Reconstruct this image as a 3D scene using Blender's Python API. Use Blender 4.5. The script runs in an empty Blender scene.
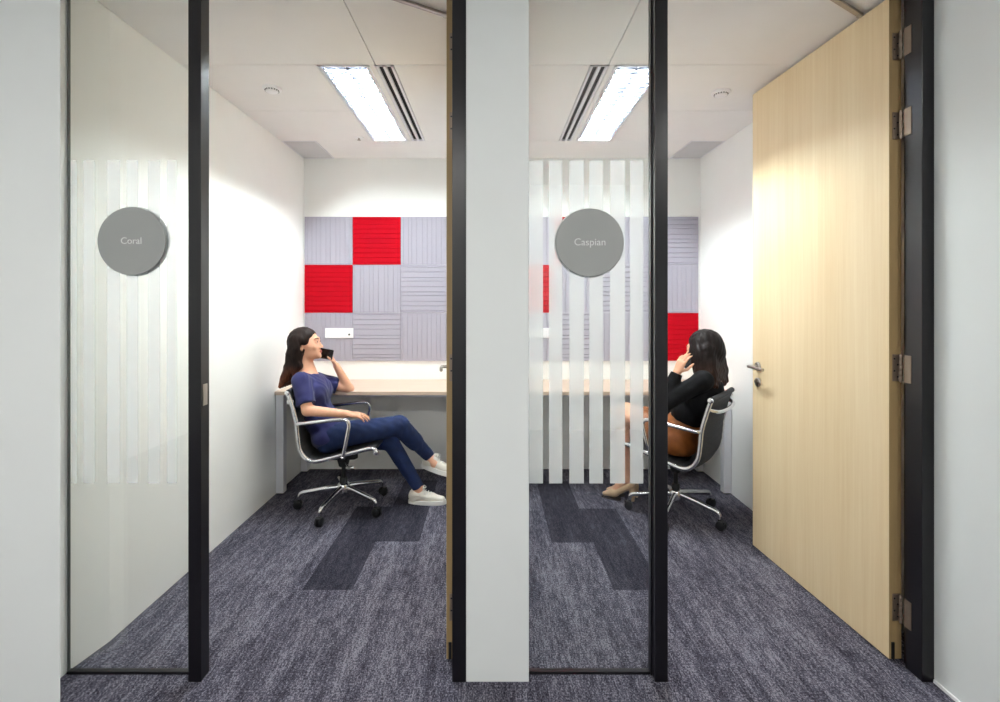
import bpy, math, random
import numpy as np
from mathutils import Vector, Matrix
random.seed(7)
SC = bpy.context.scene
COL = SC.collection
F = 490.0            # focal length in pixels of the 1000x702 frame
EYE = 1.42
CX, CY = 492.0, 302.0


def P(px, py, Y):
    """point of the photograph at a known distance -> metres"""
    return np.array([(px - CX) / F * Y, Y, EYE - (py - CY) / F * Y])


# ------------------------------------------------------------------ materials
def srgb(r, g, b):
    def f(c):
        c /= 255.0
        return c / 12.92 if c <= 0.04045 else ((c + 0.055) / 1.055) ** 2.4
    return (f(r), f(g), f(b), 1.0)


def new_mat(name):
    m = bpy.data.materials.new(name)
    m.use_nodes = True
    nt = m.node_tree
    nt.nodes.clear()
    out = nt.nodes.new('ShaderNodeOutputMaterial')
    return m, nt, out


def N(nt, kind, **kw):
    n = nt.nodes.new(kind)
    for k, v in kw.items():
        if k.startswith('i_'):
            n.inputs[k[2:].replace('_', ' ')].default_value = v
        else:
            setattr(n, k, v)
    return n


def ramp(nt, stops):
    r = nt.nodes.new('ShaderNodeValToRGB')
    e = r.color_ramp.elements
    while len(e) < len(stops):
        e.new(0.5)
    for i, (p, c) in enumerate(stops):
        e[i].position = p
        e[i].color = c
    return r


def simple(name, rgb, rough=0.6, metal=0.0, var=0.04, scale=(8, 8, 8), bump=0.0, bscale=200.0, spec=0.5, coat=0.0, sheen=0.0, sss=0.0):
    m, nt, out = new_mat(name)
    b = N(nt, 'ShaderNodeBsdfPrincipled')
    tc = N(nt, 'ShaderNodeTexCoord')
    mp = N(nt, 'ShaderNodeMapping')
    mp.inputs['Scale'].default_value = scale
    nz = N(nt, 'ShaderNodeTexNoise')
    nz.inputs['Scale'].default_value = 1.0
    nz.inputs['Detail'].default_value = 3.0
    nt.links.new(tc.outputs['Object'], mp.inputs['Vector'])
    nt.links.new(mp.outputs['Vector'], nz.inputs['Vector'])
    c = srgb(*rgb)
    lo = tuple(max(0, x * (1 - var)) for x in c[:3]) + (1,)
    hi = tuple(min(1, x * (1 + var)) for x in c[:3]) + (1,)
    rp = ramp(nt, [(0.3, lo), (0.7, hi)])
    nt.links.new(nz.outputs['Fac'], rp.inputs['Fac'])
    nt.links.new(rp.outputs['Color'], b.inputs['Base Color'])
    b.inputs['Roughness'].default_value = rough
    b.inputs['Metallic'].default_value = metal
    b.inputs['Specular IOR Level'].default_value = spec
    b.inputs['Coat Weight'].default_value = coat
    b.inputs['Sheen Weight'].default_value = sheen
    if sss:
        b.inputs['Subsurface Weight'].default_value = sss
        b.inputs['Subsurface Radius'].default_value = (0.012, 0.005, 0.003)
        b.inputs['Subsurface Scale'].default_value = 0.5
    if bump:
        n2 = N(nt, 'ShaderNodeTexNoise')
        n2.inputs['Scale'].default_value = bscale
        n2.inputs['Detail'].default_value = 2.0
        bp = N(nt, 'ShaderNodeBump')
        bp.inputs['Strength'].default_value = bump
        bp.inputs['Distance'].default_value = 0.002
        nt.links.new(tc.outputs['Object'], n2.inputs['Vector'])
        nt.links.new(n2.outputs['Fac'], bp.inputs['Height'])
        nt.links.new(bp.outputs['Normal'], b.inputs['Normal'])
    nt.links.new(b.outputs['BSDF'], out.inputs['Surface'])
    return m


def emit(name, rgb, strength):
    m, nt, out = new_mat(name)
    e = N(nt, 'ShaderNodeEmission')
    e.inputs['Color'].default_value = srgb(*rgb)
    e.inputs['Strength'].default_value = strength
    nt.links.new(e.outputs[0], out.inputs['Surface'])
    return m


def glass_mat(name, tint, refl=1.0):
    m, nt, out = new_mat(name)
    t = N(nt, 'ShaderNodeBsdfTransparent')
    t.inputs['Color'].default_value = tint
    g = N(nt, 'ShaderNodeBsdfGlossy')
    g.inputs['Roughness'].default_value = 0.0
    g.inputs['Color'].default_value = (1, 1, 1, 1)
    lw = N(nt, 'ShaderNodeLayerWeight')
    lw.inputs['Blend'].default_value = 0.5
    pw = N(nt, 'ShaderNodeMath', operation='POWER')
    pw.inputs[1].default_value = 5.0
    ml = N(nt, 'ShaderNodeMath', operation='MULTIPLY_ADD')
    ml.inputs[1].default_value = 0.96
    ml.inputs[2].default_value = 0.04
    nt.links.new(lw.outputs['Facing'], pw.inputs[0])
    nt.links.new(pw.outputs[0], ml.inputs[0])
    mx = N(nt, 'ShaderNodeMixShader')
    nt.links.new(ml.outputs[0], mx.inputs['Fac'])
    nt.links.new(t.outputs[0], mx.inputs[1])
    nt.links.new(g.outputs[0], mx.inputs[2])
    nt.links.new(mx.outputs[0], out.inputs['Surface'])
    return m


def film_mat(name, clear):
    m, nt, out = new_mat(name)
    t = N(nt, 'ShaderNodeBsdfTransparent')
    d = N(nt, 'ShaderNodeBsdfDiffuse')
    d.inputs['Color'].default_value = (0.72, 0.74, 0.75, 1)
    tr = N(nt, 'ShaderNodeBsdfTranslucent')
    tr.inputs['Color'].default_value = (0.95, 0.96, 0.98, 1)
    tc = N(nt, 'ShaderNodeTexCoord')
    nz = N(nt, 'ShaderNodeTexNoise')
    nz.inputs['Scale'].default_value = 900
    nt.links.new(tc.outputs['Object'], nz.inputs['Vector'])
    mr = N(nt, 'ShaderNodeMapRange')
    mr.inputs['To Min'].default_value = clear - 0.03
    mr.inputs['To Max'].default_value = clear + 0.03
    nt.links.new(nz.outputs['Fac'], mr.inputs['Value'])
    m1 = N(nt, 'ShaderNodeMixShader')
    m1.inputs['Fac'].default_value = 0.74
    nt.links.new(d.outputs[0], m1.inputs[1])
    nt.links.new(tr.outputs[0], m1.inputs[2])
    m2 = N(nt, 'ShaderNodeMixShader')
    nt.links.new(mr.outputs[0], m2.inputs['Fac'])
    nt.links.new(m1.outputs[0], m2.inputs[1])
    nt.links.new(t.outputs[0], m2.inputs[2])
    nt.links.new(m2.outputs[0], out.inputs['Surface'])
    return m


def carpet_mat(name, lo, mid, hi, cont=1.0):
    m, nt, out = new_mat(name)
    b = N(nt, 'ShaderNodeBsdfPrincipled')
    b.inputs['Roughness'].default_value = 0.95
    b.inputs['Specular IOR Level'].default_value = 0.1
    tc = N(nt, 'ShaderNodeTexCoord')

    def noise(sc, detail, rough=0.55):
        mp = N(nt, 'ShaderNodeMapping')
        mp.inputs['Scale'].default_value = sc
        nz = N(nt, 'ShaderNodeTexNoise')
        nz.inputs['Scale'].default_value = 1
        nz.inputs['Detail'].default_value = detail
        nz.inputs['Roughness'].default_value = rough
        nt.links.new(tc.outputs['Object'], mp.inputs['Vector'])
        nt.links.new(mp.outputs['Vector'], nz.inputs['Vector'])
        return nz.outputs['Fac']
    a = noise((75, 15, 1), 4, 0.7)       # streaks along the planks
    c = noise((15, 2.2, 1), 3)            # broad bands
    d = noise((190, 120, 1), 2)           # pile
    # plank-to-plank variation
    mp = N(nt, 'ShaderNodeMapping')
    mp.inputs['Rotation'].default_value = (0, 0, math.pi / 2)
    br = N(nt, 'ShaderNodeTexBrick')
    br.offset = 0.5
    br.inputs['Color1'].default_value = (0.35, 0.35, 0.35, 1)
    br.inputs['Color2'].default_value = (0.65, 0.65, 0.65, 1)
    br.inputs['Mortar'].default_value = (0.4, 0.4, 0.4, 1)
    br.inputs['Scale'].default_value = 1
    br.inputs['Mortar Size'].default_value = 0.0008
    br.inputs['Brick Width'].default_value = 1.0
    br.inputs['Row Height'].default_value = 0.25
    nt.links.new(tc.outputs['Object'], mp.inputs['Vector'])
    nt.links.new(mp.outputs['Vector'], br.inputs['Vector'])

    def math_(op, x, y):
        n = N(nt, 'ShaderNodeMath', operation=op)
        for i, v in enumerate((x, y)):
            if isinstance(v, (int, float)):
                n.inputs[i].default_value = v
            else:
                nt.links.new(v, n.inputs[i])
        return n.outputs[0]
    s = math_('MULTIPLY', a, 0.46)
    s = math_('ADD', s, math_('MULTIPLY', c, 0.26))
    s = math_('ADD', s, math_('MULTIPLY', d, 0.62))
    s = math_('ADD', s, math_('MULTIPLY', br.outputs['Color'], 0.09 * cont))
    s = math_('SUBTRACT', s, 0.215)
    rp = ramp(nt, [(0.36, srgb(*lo)), (0.5, srgb(*mid)), (0.62, srgb(*hi))])
    nt.links.new(s, rp.inputs['Fac'])
    nt.links.new(rp.outputs['Color'], b.inputs['Base Color'])
    bp = N(nt, 'ShaderNodeBump')
    bp.inputs['Strength'].default_value = 0.5
    bp.inputs['Distance'].default_value = 0.003
    nt.links.new(d, bp.inputs['Height'])
    nt.links.new(bp.outputs['Normal'], b.inputs['Normal'])
    nt.links.new(b.outputs['BSDF'], out.inputs['Surface'])
    return m


def hair_mat(name, root, tip, z0, z1):
    m, nt, out = new_mat(name)
    b = N(nt, 'ShaderNodeBsdfPrincipled')
    b.inputs['Roughness'].default_value = 0.58
    b.inputs['Specular IOR Level'].default_value = 0.14
    tc = N(nt, 'ShaderNodeTexCoord')
    sx = N(nt, 'ShaderNodeSeparateXYZ')
    nt.links.new(tc.outputs['Object'], sx.inputs[0])
    mr = N(nt, 'ShaderNodeMapRange')
    mr.inputs['From Min'].default_value = z1
    mr.inputs['From Max'].default_value = z0
    nt.links.new(sx.outputs['Z'], mr.inputs['Value'])
    mp = N(nt, 'ShaderNodeMapping')
    mp.inputs['Scale'].default_value = (130, 130, 9)
    nz = N(nt, 'ShaderNodeTexNoise')
    nz.inputs['Scale'].default_value = 1
    nz.inputs['Detail'].default_value = 4
    nt.links.new(tc.outputs['Object'], mp.inputs['Vector'])
    nt.links.new(mp.outputs['Vector'], nz.inputs['Vector'])
    r1 = ramp(nt, [(0.0, srgb(*root)), (0.25, srgb(*root)), (1.0, srgb(*tip))])
    nt.links.new(mr.outputs[0], r1.inputs['Fac'])
    r2 = ramp(nt, [(0.3, (0.45, 0.45, 0.45, 1)), (0.72, (1.35, 1.3, 1.25, 1))])
    nt.links.new(nz.outputs['Fac'], r2.inputs['Fac'])
    mx = N(nt, 'ShaderNodeMix', data_type='RGBA', blend_type='MULTIPLY')
    mx.inputs['Factor'].default_value = 1
    nt.links.new(r1.outputs['Color'], mx.inputs['A'])
    nt.links.new(r2.outputs['Color'], mx.inputs['B'])
    nt.links.new(mx.outputs['Result'], b.inputs['Base Color'])
    bp = N(nt, 'ShaderNodeBump')
    bp.inputs['Strength'].default_value = 0.6
    bp.inputs['Distance'].default_value = 0.003
    nt.links.new(nz.outputs['Fac'], bp.inputs['Height'])
    nt.links.new(bp.outputs['Normal'], b.inputs['Normal'])
    nt.links.new(b.outputs['BSDF'], out.inputs['Surface'])
    return m


M = {}
M['wall'] = simple('white_wall_paint', (247, 247, 245), 0.75, var=0.006, bump=0.03, bscale=350)
M['wall_hall'] = simple('corridor_wall_paint', (228, 231, 230), 0.7, var=0.006, bump=0.03, bscale=350)
M['ceil'] = simple('ceiling_tile_white', (238, 236, 235), 0.85, var=0.008, bump=0.05, bscale=300)
M['ceil_dark'] = simple('ceiling_void_dark', (70, 70, 70), 0.9)
M['vent'] = simple('grey_vent_panel', (205, 204, 207), 0.8, var=0.02)
M['carpet'] = carpet_mat('carpet_grey_blue', (37, 35, 45), (78, 76, 88), (132, 130, 141))
M['carpet_dark'] = carpet_mat('carpet_dark_plank', (30, 29, 38), (51, 50, 60), (78, 77, 88), 0.5)
M['black'] = simple('black_powder_coat', (15, 13, 18), 0.28, var=0.03, spec=0.5)
M['gasket'] = simple('dark_gasket', (60, 64, 60), 0.6)
M['glass'] = glass_mat('clear_glass', (0.982, 0.994, 0.988, 1))
M['film'] = film_mat('frosted_film', 0.50)
M['sign'] = simple('grey_sign_face', (158, 160, 158), 0.5, var=0.02)
M['letter'] = simple('pale_lettering', (222, 224, 222), 0.5)
M['backing'] = simple('white_sticker', (242, 243, 244), 0.7)
M['steel'] = simple('brushed_steel', (176, 170, 164), 0.3, 1.0, var=0.05, scale=(60, 60, 4))
M['hinge'] = simple('hinge_steel', (150, 134, 120), 0.45, 0.75, var=0.05)
M['chrome'] = simple('polished_aluminium', (224, 224, 226), 0.16, 1.0, var=0.02)
M['blackplastic'] = simple('black_plastic', (22, 22, 24), 0.45, var=0.04)
M['sling'] = simple('charcoal_mesh_sling', (52, 52, 56), 0.75, var=0.15, scale=(300, 300, 300), bump=0.4, bscale=700)
M['felt_grey'] = simple('grey_felt', (170, 166, 178), 0.95, var=0.05, scale=(140, 140, 140), bump=0.4, bscale=900, spec=0.1)
M['felt_red'] = simple('red_felt', (184, 12, 30), 0.95, var=0.06, scale=(140, 140, 140), bump=0.4, bscale=900, spec=0.1)
M['wood_desk'] = simple('maple_laminate', (214, 190, 172), 0.45, var=0.05, scale=(3, 60, 60))
M['desk_edge'] = simple('maple_edge', (206, 184, 164), 0.5, var=0.05, scale=(3, 60, 60))
M['white_steel'] = simple('white_painted_steel', (226, 226, 232), 0.4, var=0.01)
M['door_edge'] = simple('door_edge_lipping', (164, 138, 96), 0.55, var=0.06, scale=(60, 60, 3))
M['plate'] = simple('white_plastic', (244, 243, 246), 0.4, var=0.01)
M['slot'] = simple('black_slot', (16, 16, 17), 0.8)
M['louver'] = simple('louver_aluminium', (72, 74, 84), 0.45, 0.0, var=0.02)
M['reflector'] = simple('lamp_reflector', (240, 242, 248), 0.6, 0.0, var=0.01)
M['tube'] = emit('fluorescent_tube', (241, 251, 251), 450.0)
M['added_hall_lamp'] = emit('added_lamp_diffuser', (255, 253, 249), 23.0)  # glow of the unseen lamps added over the corridor
M['skin'] = simple('skin', (226, 172, 143), 0.5, var=0.05, scale=(30, 30, 30), spec=0.35, sss=0.12)
M['lips'] = simple('lips', (186, 92, 86), 0.4)
M['navy'] = simple('navy_cotton', (31, 33, 88), 0.85, var=0.12, scale=(14, 14, 14), bump=0.35, bscale=40, sheen=0.15)
M['jeans'] = simple('blue_denim', (15, 36, 79), 0.85, var=0.18, scale=(25, 25, 25), bump=0.3, bscale=60)
M['shoe'] = simple('white_canvas', (224, 218, 208), 0.7, var=0.04)
M['rubber'] = simple('white_rubber', (226, 224, 220), 0.55)
M['blackknit'] = simple('black_knit', (19, 19, 22), 0.9, var=0.2, scale=(40, 40, 40), bump=0.4, bscale=80, spec=0.2)
M['skirt'] = simple('brown_leather', (150, 86, 36), 0.5, var=0.2, scale=(18, 18, 18), bump=0.4, bscale=30)
M['pump'] = simple('beige_leather', (205, 172, 138), 0.45)
M['sole'] = simple('dark_sole', (50, 40, 34), 0.6)
M['phone'] = simple('black_phone_glass', (14, 13, 16), 0.12, var=0.02)
M['phone_rim'] = simple('phone_rim', (46, 42, 44), 0.3, 0.6)
M['eye'] = simple('eye_white', (236, 230, 226), 0.25)
M['iris'] = simple('dark_iris', (40, 26, 20), 0.2)
M['hair1'] = hair_mat('hair_dark_brown_ombre', (32, 21, 18), (124, 70, 48), 0.82, 1.05)
M['hair2'] = hair_mat('hair_dark_brown', (25, 18, 17), (70, 47, 39), 0.83, 1.16)


def wood_mat():
    m, nt, out = new_mat('beech_veneer')
    b = N(nt, 'ShaderNodeBsdfPrincipled')
    b.inputs['Roughness'].default_value = 0.42
    tc = N(nt, 'ShaderNodeTexCoord')
    mp = N(nt, 'ShaderNodeMapping')
    mp.inputs['Scale'].default_value = (70, 70, 1.6)
    nz = N(nt, 'ShaderNodeTexNoise')
    nz.inputs['Scale'].default_value = 1
    nz.inputs['Detail'].default_value = 5
    nz.inputs['Roughness'].default_value = 0.7
    mp2 = N(nt, 'ShaderNodeMapping')
    mp2.inputs['Scale'].default_value = (9, 9, 0.5)
    nz2 = N(nt, 'ShaderNodeTexNoise')
    nz2.inputs['Scale'].default_value = 1
    for a, c in ((mp, nz), (mp2, nz2)):
        nt.links.new(tc.outputs['Object'], a.inputs['Vector'])
        nt.links.new(a.outputs['Vector'], c.inputs['Vector'])
    mx = N(nt, 'ShaderNodeMix', data_type='FLOAT')
    mx.inputs['Factor'].default_value = 0.4
    nt.links.new(nz.outputs['Fac'], mx.inputs['A'])
    nt.links.new(nz2.outputs['Fac'], mx.inputs['B'])
    rp = ramp(nt, [(0.3, srgb(224, 197, 154)), (0.7, srgb(238, 217, 181))])
    nt.links.new(mx.outputs['Result'], rp.inputs['Fac'])
    nt.links.new(rp.outputs['Color'], b.inputs['Base Color'])
    nt.links.new(b.outputs['BSDF'], out.inputs['Surface'])
    return m


M['wood'] = wood_mat()


# ------------------------------------------------------------------ mesh helpers
class MB:
    def __init__(self):
        self.v, self.f, self.mi = [], [], []

    def add(self, vs, fs, mi=0):
        o = len(self.v)
        self.v += [tuple(map(float, p)) for p in vs]
        self.f += [tuple(i + o for i in f) for f in fs]
        self.mi += [mi] * len(fs)
        return self

    def box(self, x0, x1, y0, y1, z0, z1, mi=0):
        vs = [(x, y, z) for z in (z0, z1) for y in (y0, y1) for x in (x0, x1)]
        return self.add(vs, [(0, 2, 3, 1), (4, 5, 7, 6), (0, 1, 5, 4), (2, 6, 7, 3), (0, 4, 6, 2), (1, 3, 7, 5)], mi)

    def prism(self, poly, z0, z1, mi=0):
        """polygon in xy (ccw), extruded in z"""
        n = len(poly)
        vs = [(x, y, z0) for x, y in poly] + [(x, y, z1) for x, y in poly]
        fs = [tuple(range(n))[::-1], tuple(range(n, 2 * n))] + [(i, (i + 1) % n, (i + 1) % n + n, i + n) for i in range(n)]
        return self.add(vs, fs, mi)

    def tube(self, pts, r, seg=12, mi=0, flat=None, cap=True):
        """swept tube; r number or list; flat=(vector, factor) squashes the section along a vector"""
        pts = [Vector(p) for p in pts]
        rs = r if isinstance(r, (list, tuple)) else [r] * len(pts)
        rings = []
        t0 = (pts[1] - pts[0]).normalized()
        ref = Vector((0, 0, 1)) if abs(t0.z) < 0.9 else Vector((1, 0, 0))
        u = t0.cross(ref).normalized()
        for i, p in enumerate(pts):
            t = (pts[min(i + 1, len(pts) - 1)] - pts[max(i - 1, 0)]).normalized()
            u = (u - t * u.dot(t)).normalized()
            w = t.cross(u)
            ring = []
            for k in range(seg):
                a = 2 * math.pi * k / seg
                q = u * math.cos(a) * rs[i] + w * math.sin(a) * rs[i]
                if flat:
                    fv = Vector(flat[0])
                    q = q - fv * q.dot(fv) * (1 - flat[1])
                ring.append(p + q)
            rings.append(ring)
        vs = [p for ring in rings for p in ring]
        fs = []
        for i in range(len(pts) - 1):
            for k in range(seg):
                a, b = i * seg + k, i * seg + (k + 1) % seg
                fs.append((a, b, b + seg, a + seg))
        if cap:
            fs.append(tuple(range(seg))[::-1])
            fs.append(tuple(range((len(pts) - 1) * seg, len(pts) * seg)))
        return self.add(vs, fs, mi)

    def lathe(self, prof, axis_o, axis_d, seg=32, mi=0):
        """prof: list of (radius, height along the axis)"""
        d = Vector(axis_d).normalized()
        ref = Vector((0, 0, 1)) if abs(d.z) < 0.9 else Vector((1, 0, 0))
        u = d.cross(ref).normalized()
        w = d.cross(u)
        o = Vector(axis_o)
        vs, fs = [], []
        for (r, h) in prof:
            for k in range(seg):
                a = 2 * math.pi * k / seg
                vs.append(o + d * h + (u * math.cos(a) + w * math.sin(a)) * r)
        n = len(prof)
        for i in range(n - 1):
            for k in range(seg):
                a, b = i * seg + k, i * seg + (k + 1) % seg
                fs.append((a, b, b + seg, a + seg))
        fs.append(tuple(range(seg))[::-1])
        fs.append(tuple(range((n - 1) * seg, n * seg)))
        return self.add(vs, fs, mi)

    def build(self, name, mats, parent=None, smooth=False, bevel=0.0, angle=40):
        me = bpy.data.meshes.new(name)
        me.from_pydata(self.v, [], self.f)
        if not isinstance(mats, (list, tuple)):
            mats = [mats]
        for m in mats:
            me.materials.append(m)
        me.polygons.foreach_set('material_index', self.mi)
        me.update()
        import bmesh
        bm = bmesh.new()
        bm.from_mesh(me)
        bmesh.ops.recalc_face_normals(bm, faces=bm.faces)
        bm.to_mesh(me)
        bm.free()
        if smooth:
            me.polygons.foreach_set('use_smooth', [True] * len(me.polygons))
            me.set_sharp_from_angle(angle=math.radians(angle))
        o = bpy.data.objects.new(name, me)
        COL.objects.link(o)
        if parent is not None:
            o.parent = parent
        if bevel:
            b = o.modifiers.new('bevel', 'BEVEL')
            b.width = bevel
            b.segments = 2
            b.limit_method = 'ANGLE'
            b.angle_limit = math.radians(50)
        return o


def tag(o, label, cat, group=None, kind=None):
    o['label'] = label
    o['category'] = cat
    if group:
        o['group'] = group
    if kind:
        o['kind'] = kind
    return o


def empty(name, loc=(0, 0, 0), rz=0.0):
    e = bpy.data.objects.new(name, None)
    e.empty_display_size = 0.1
    COL.objects.link(e)
    e.location = loc
    e.rotation_euler = (0, 0, rz)
    return e


def bez(pts, n=6):
    """Catmull-Rom through the points"""
    pts = [Vector(p) for p in pts]
    out = []
    for i in range(len(pts) - 1):
        p0, p1, p2, p3 = pts[max(i - 1, 0)], pts[i], pts[i + 1], pts[min(i + 2, len(pts) - 1)]
        for k in range(n):
            t = k / n
            out.append(0.5 * ((2 * p1) + (p2 - p0) * t + (2 * p0 - 5 * p1 + 4 * p2 - p3) * t * t + (3 * p1 - p0 - 3 * p2 + p3) * t ** 3))
    out.append(pts[-1])
    return out


# ------------------------------------------------------------------ implicit surfaces (bodies, hair, clothes)
class SDF:
    def __init__(self, lo, hi, h):
        self.lo = np.array(lo, float)
        self.h = h
        self.n = np.ceil((np.array(hi, float) - self.lo) / h).astype(int) + 1
        self.f = np.full(self.n, 0.08, np.float32)

    def _box(self, lo, hi):
        a = np.clip(np.floor((np.array(lo) - self.lo) / self.h).astype(int), 0, self.n)
        b = np.clip(np.ceil((np.array(hi) - self.lo) / self.h).astype(int) + 1, 0, self.n)
        if np.any(b <= a):
            return None, None
        sl = tuple(slice(i, j) for i, j in zip(a, b))
        g = [(self.lo[k] + self.h * np.arange(a[k], b[k])).astype(np.float32) for k in range(3)]
        return sl, (g[0][:, None, None], g[1][None, :, None], g[2][None, None, :])

    def _op(self, sl, d, k, sub):
        f = self.f[sl]
        k = max(k, 1e-5)
        if sub:
            a, b = f, -d
            hh = np.clip(0.5 - 0.5 * (b - a) / k * -1, 0, 1)
            hh = np.clip(0.5 + 0.5 * (b - a) / k, 0, 1)
            self.f[sl] = a * (1 - hh) + b * hh + k * hh * (1 - hh)
        else:
            hh = np.clip(0.5 + 0.5 * (d - f) / k, 0, 1)
            self.f[sl] = d * (1 - hh) + f * hh - k * hh * (1 - hh)

    def cone(self, a, b, ra, rb, k=0.015, flat=None, cut=None, sub=False):
        a, b = np.array(a, float), np.array(b, float)
        m = max(ra, rb) * 1.6 + k + 0.02
        sl, g = self._box(np.minimum(a, b) - m, np.maximum(a, b) + m)
        if sl is None:
            return self
        ab = b - a
        L2 = float(ab @ ab) + 1e-12
        px, py, pz = g[0] - a[0], g[1] - a[1], g[2] - a[2]
        t = np.clip((px * ab[0] + py * ab[1] + pz * ab[2]) / L2, 0, 1)
        qx, qy, qz = px - t * ab[0], py - t * ab[1], pz - t * ab[2]
        if flat is not None:
            n, s = np.array(flat[0], float), flat[1]
            n /= np.linalg.norm(n)
            c = (qx * n[0] + qy * n[1] + qz * n[2]) * (1 / s - 1)
            qx, qy, qz = qx + c * n[0], qy + c * n[1], qz + c * n[2]
        d = np.sqrt(qx * qx + qy * qy + qz * qz) - (ra + (rb - ra) * t)
        if flat is not None:
            d = d * min(1.0, flat[1] ** 0.5)
        for cc in (cut or []):
            p, n = np.array(cc[0], float), np.array(cc[1], float)
            n /= np.linalg.norm(n)
            d = np.maximum(d, (g[0] - p[0]) * n[0] + (g[1] - p[1]) * n[1] + (g[2] - p[2]) * n[2])
        self._op(sl, d.astype(np.float32), k, sub)
        return self

    def chain(self, pts, rs, k=0.015, **kw):
        for i in range(len(pts) - 1):
            self.cone(pts[i], pts[i + 1], rs[i], rs[i + 1], k, **kw)
        return self

    def ell(self, c, r, R=None, k=0.015, sub=False):
        c, r = np.array(c, float), np.array(r, float) * np.ones(3)
        R = np.eye(3) if R is None else np.array(R)
        m = r.max() + k + 0.02
        sl, g = self._box(c - m, c + m)
        if sl is None:
            return self
        p = [g[0] - c[0], g[1] - c[1], g[2] - c[2]]
        q = [(p[0] * R[0, i] + p[1] * R[1, i] + p[2] * R[2, i]) for i in range(3)]
        k0 = np.sqrt(sum((q[i] / r[i]) ** 2 for i in range(3)))
        k1 = np.sqrt(sum((q[i] / r[i] ** 2) ** 2 for i in range(3))) + 1e-9
        d = (k0 * (k0 - 1) / k1).astype(np.float32)
        self._op(sl, d, k, sub)
        return self

    def warp(self, fn):
        """fn(X,Y,Z) added to the field"""
        _, g = self._box(self.lo, self.lo + self.h * (self.n - 1))
        self.f = (self.f + fn(*g)).astype(np.float32)
        return self

    def half(self, p, n):
        _, g = self._box(self.lo, self.lo + self.h * (self.n - 1))
        n = np.array(n, float)
        n /= np.linalg.norm(n)
        d = (g[0] - p[0]) * n[0] + (g[1] - p[1]) * n[1] + (g[2] - p[2]) * n[2]
        self.f = np.maximum(self.f, d.astype(np.float32))
        return self

    def mesh(self, name, mats, parent=None, pick=None, smooth_it=1):
        f = self.f
        for ax in range(3):      # closed at the border
            for e in (0, -1):
                s = [slice(None)] * 3
                s[ax] = e
                f[tuple(s)] = 0.08
        s = f < 0
        C = [(i, j, k) for i in (0, 1) for j in (0, 1) for k in (0, 1)]
        nx, ny, nz = self.n - 1

        def sh(a, c):
            return a[c[0]:c[0] + nx, c[1]:c[1] + ny, c[2]:c[2] + nz]
        cnt = sum(sh(s, c).astype(np.int8) for c in C)
        cells = np.argwhere((cnt > 0) & (cnt < 8))
        idx = np.full((nx, ny, nz), -1, np.int32)
        idx[cells[:, 0], cells[:, 1], cells[:, 2]] = np.arange(len(cells))
        acc = np.zeros((len(cells), 3))
        num = np.zeros(len(cells))
        for a in C:
            for ax in range(3):
                if a[ax] == 0:
                    b = list(a)
                    b[ax] = 1
                    fa = f[cells[:, 0] + a[0], cells[:, 1] + a[1], cells[:, 2] + a[2]]
                    fb = f[cells[:, 0] + b[0], cells[:, 1] + b[1], cells[:, 2] + b[2]]
                    msk = (fa < 0) != (fb < 0)
                    t = np.where(msk, fa / np.where(fa == fb, 1, fa - fb), 0)
                    pt = np.array(a, float)[None, :] + np.zeros((len(cells), 3))
                    pt[:, ax] += t
                    acc += pt * msk[:, None]
                    num += msk
        V = self.lo + self.h * (cells + acc / num[:, None])
        quads = []
        for ax in range(3):
            o1, o2 = (ax + 1) % 3, (ax + 2) % 3
            sa = [slice(1, -1)] * 3
            sa[ax] = slice(0, -1)
            sb = list(sa)
            sb[ax] = slice(1, None)
            A, B = s[tuple(sa)], s[tuple(sb)]
            e = np.argwhere(A != B)
            if not len(e):
                continue
            base = e.copy()
            base[:, o1] += 1
            base[:, o2] += 1
            inside = A[e[:, 0], e[:, 1], e[:, 2]]
            q = []
            for d1, d2 in ((-1, -1), (0, -1), (0, 0), (-1, 0)):
                c = base.copy()
                c[:, o1] += d1
                c[:, o2] += d2
                q.append(idx[c[:, 0], c[:, 1], c[:, 2]])
            q = np.stack(q, 1)
            q[~inside] = q[~inside][:, ::-1]
            quads.append(q)
        Q = np.concatenate(quads)
        for _ in range(smooth_it):
            sm = np.zeros_like(V)
            ct = np.zeros(len(V))
            for i in range(4):
                a, b = Q[:, i], Q[:, (i + 1) % 4]
                np.add.at(sm, a, V[b])
                np.add.at(sm, b, V[a])
                np.add.at(ct, a, 1)
                np.add.at(ct, b, 1)
            V = V * 0.5 + 0.5 * sm / np.maximum(ct, 1)[:, None]
        me = bpy.data.meshes.new(name)
        me.vertices.add(len(V))
        me.vertices.foreach_set('co', V.astype(np.float32).ravel())
        me.loops.add(len(Q) * 4)
        me.loops.foreach_set('vertex_index', Q.astype(np.int32).ravel())
        me.polygons.add(len(Q))
        me.polygons.foreach_set('loop_start', np.arange(0, len(Q) * 4, 4, dtype=np.int32))
        if not isinstance(mats, (list, tuple)):
            mats = [mats]
        for m in mats:
            me.materials.append(m)
        if pick is not None:
            cen = V[Q].mean(1)
            me.polygons.foreach_set('material_index', pick(cen).astype(np.int32))
        me.polygons.foreach_set('use_smooth', np.ones(len(Q), bool))
        me.update(calc_edges=True)
        me.validate()
        o = bpy.data.objects.new(name, me)
        COL.objects.link(o)
        if parent is not None:
            o.parent = parent
        return o


# ================================================================== THE SETTING
H = 2.64
BY = 4.166                       # back wall
LX, RX = -1.600, 1.772           # side walls of the two rooms
FY = 1.83                        # front of the glazed partition
PX0, PX1 = 0.042, 0.125          # wall between the rooms
CX0, CX1 = -0.097, 0.138         # white pier between the two fronts


def struct(o, label, cat):
    return tag(o, label, cat, kind='structure')


def thing(o, label, cat, group=None):
    return tag(o, label, cat, group, 'thing')


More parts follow.
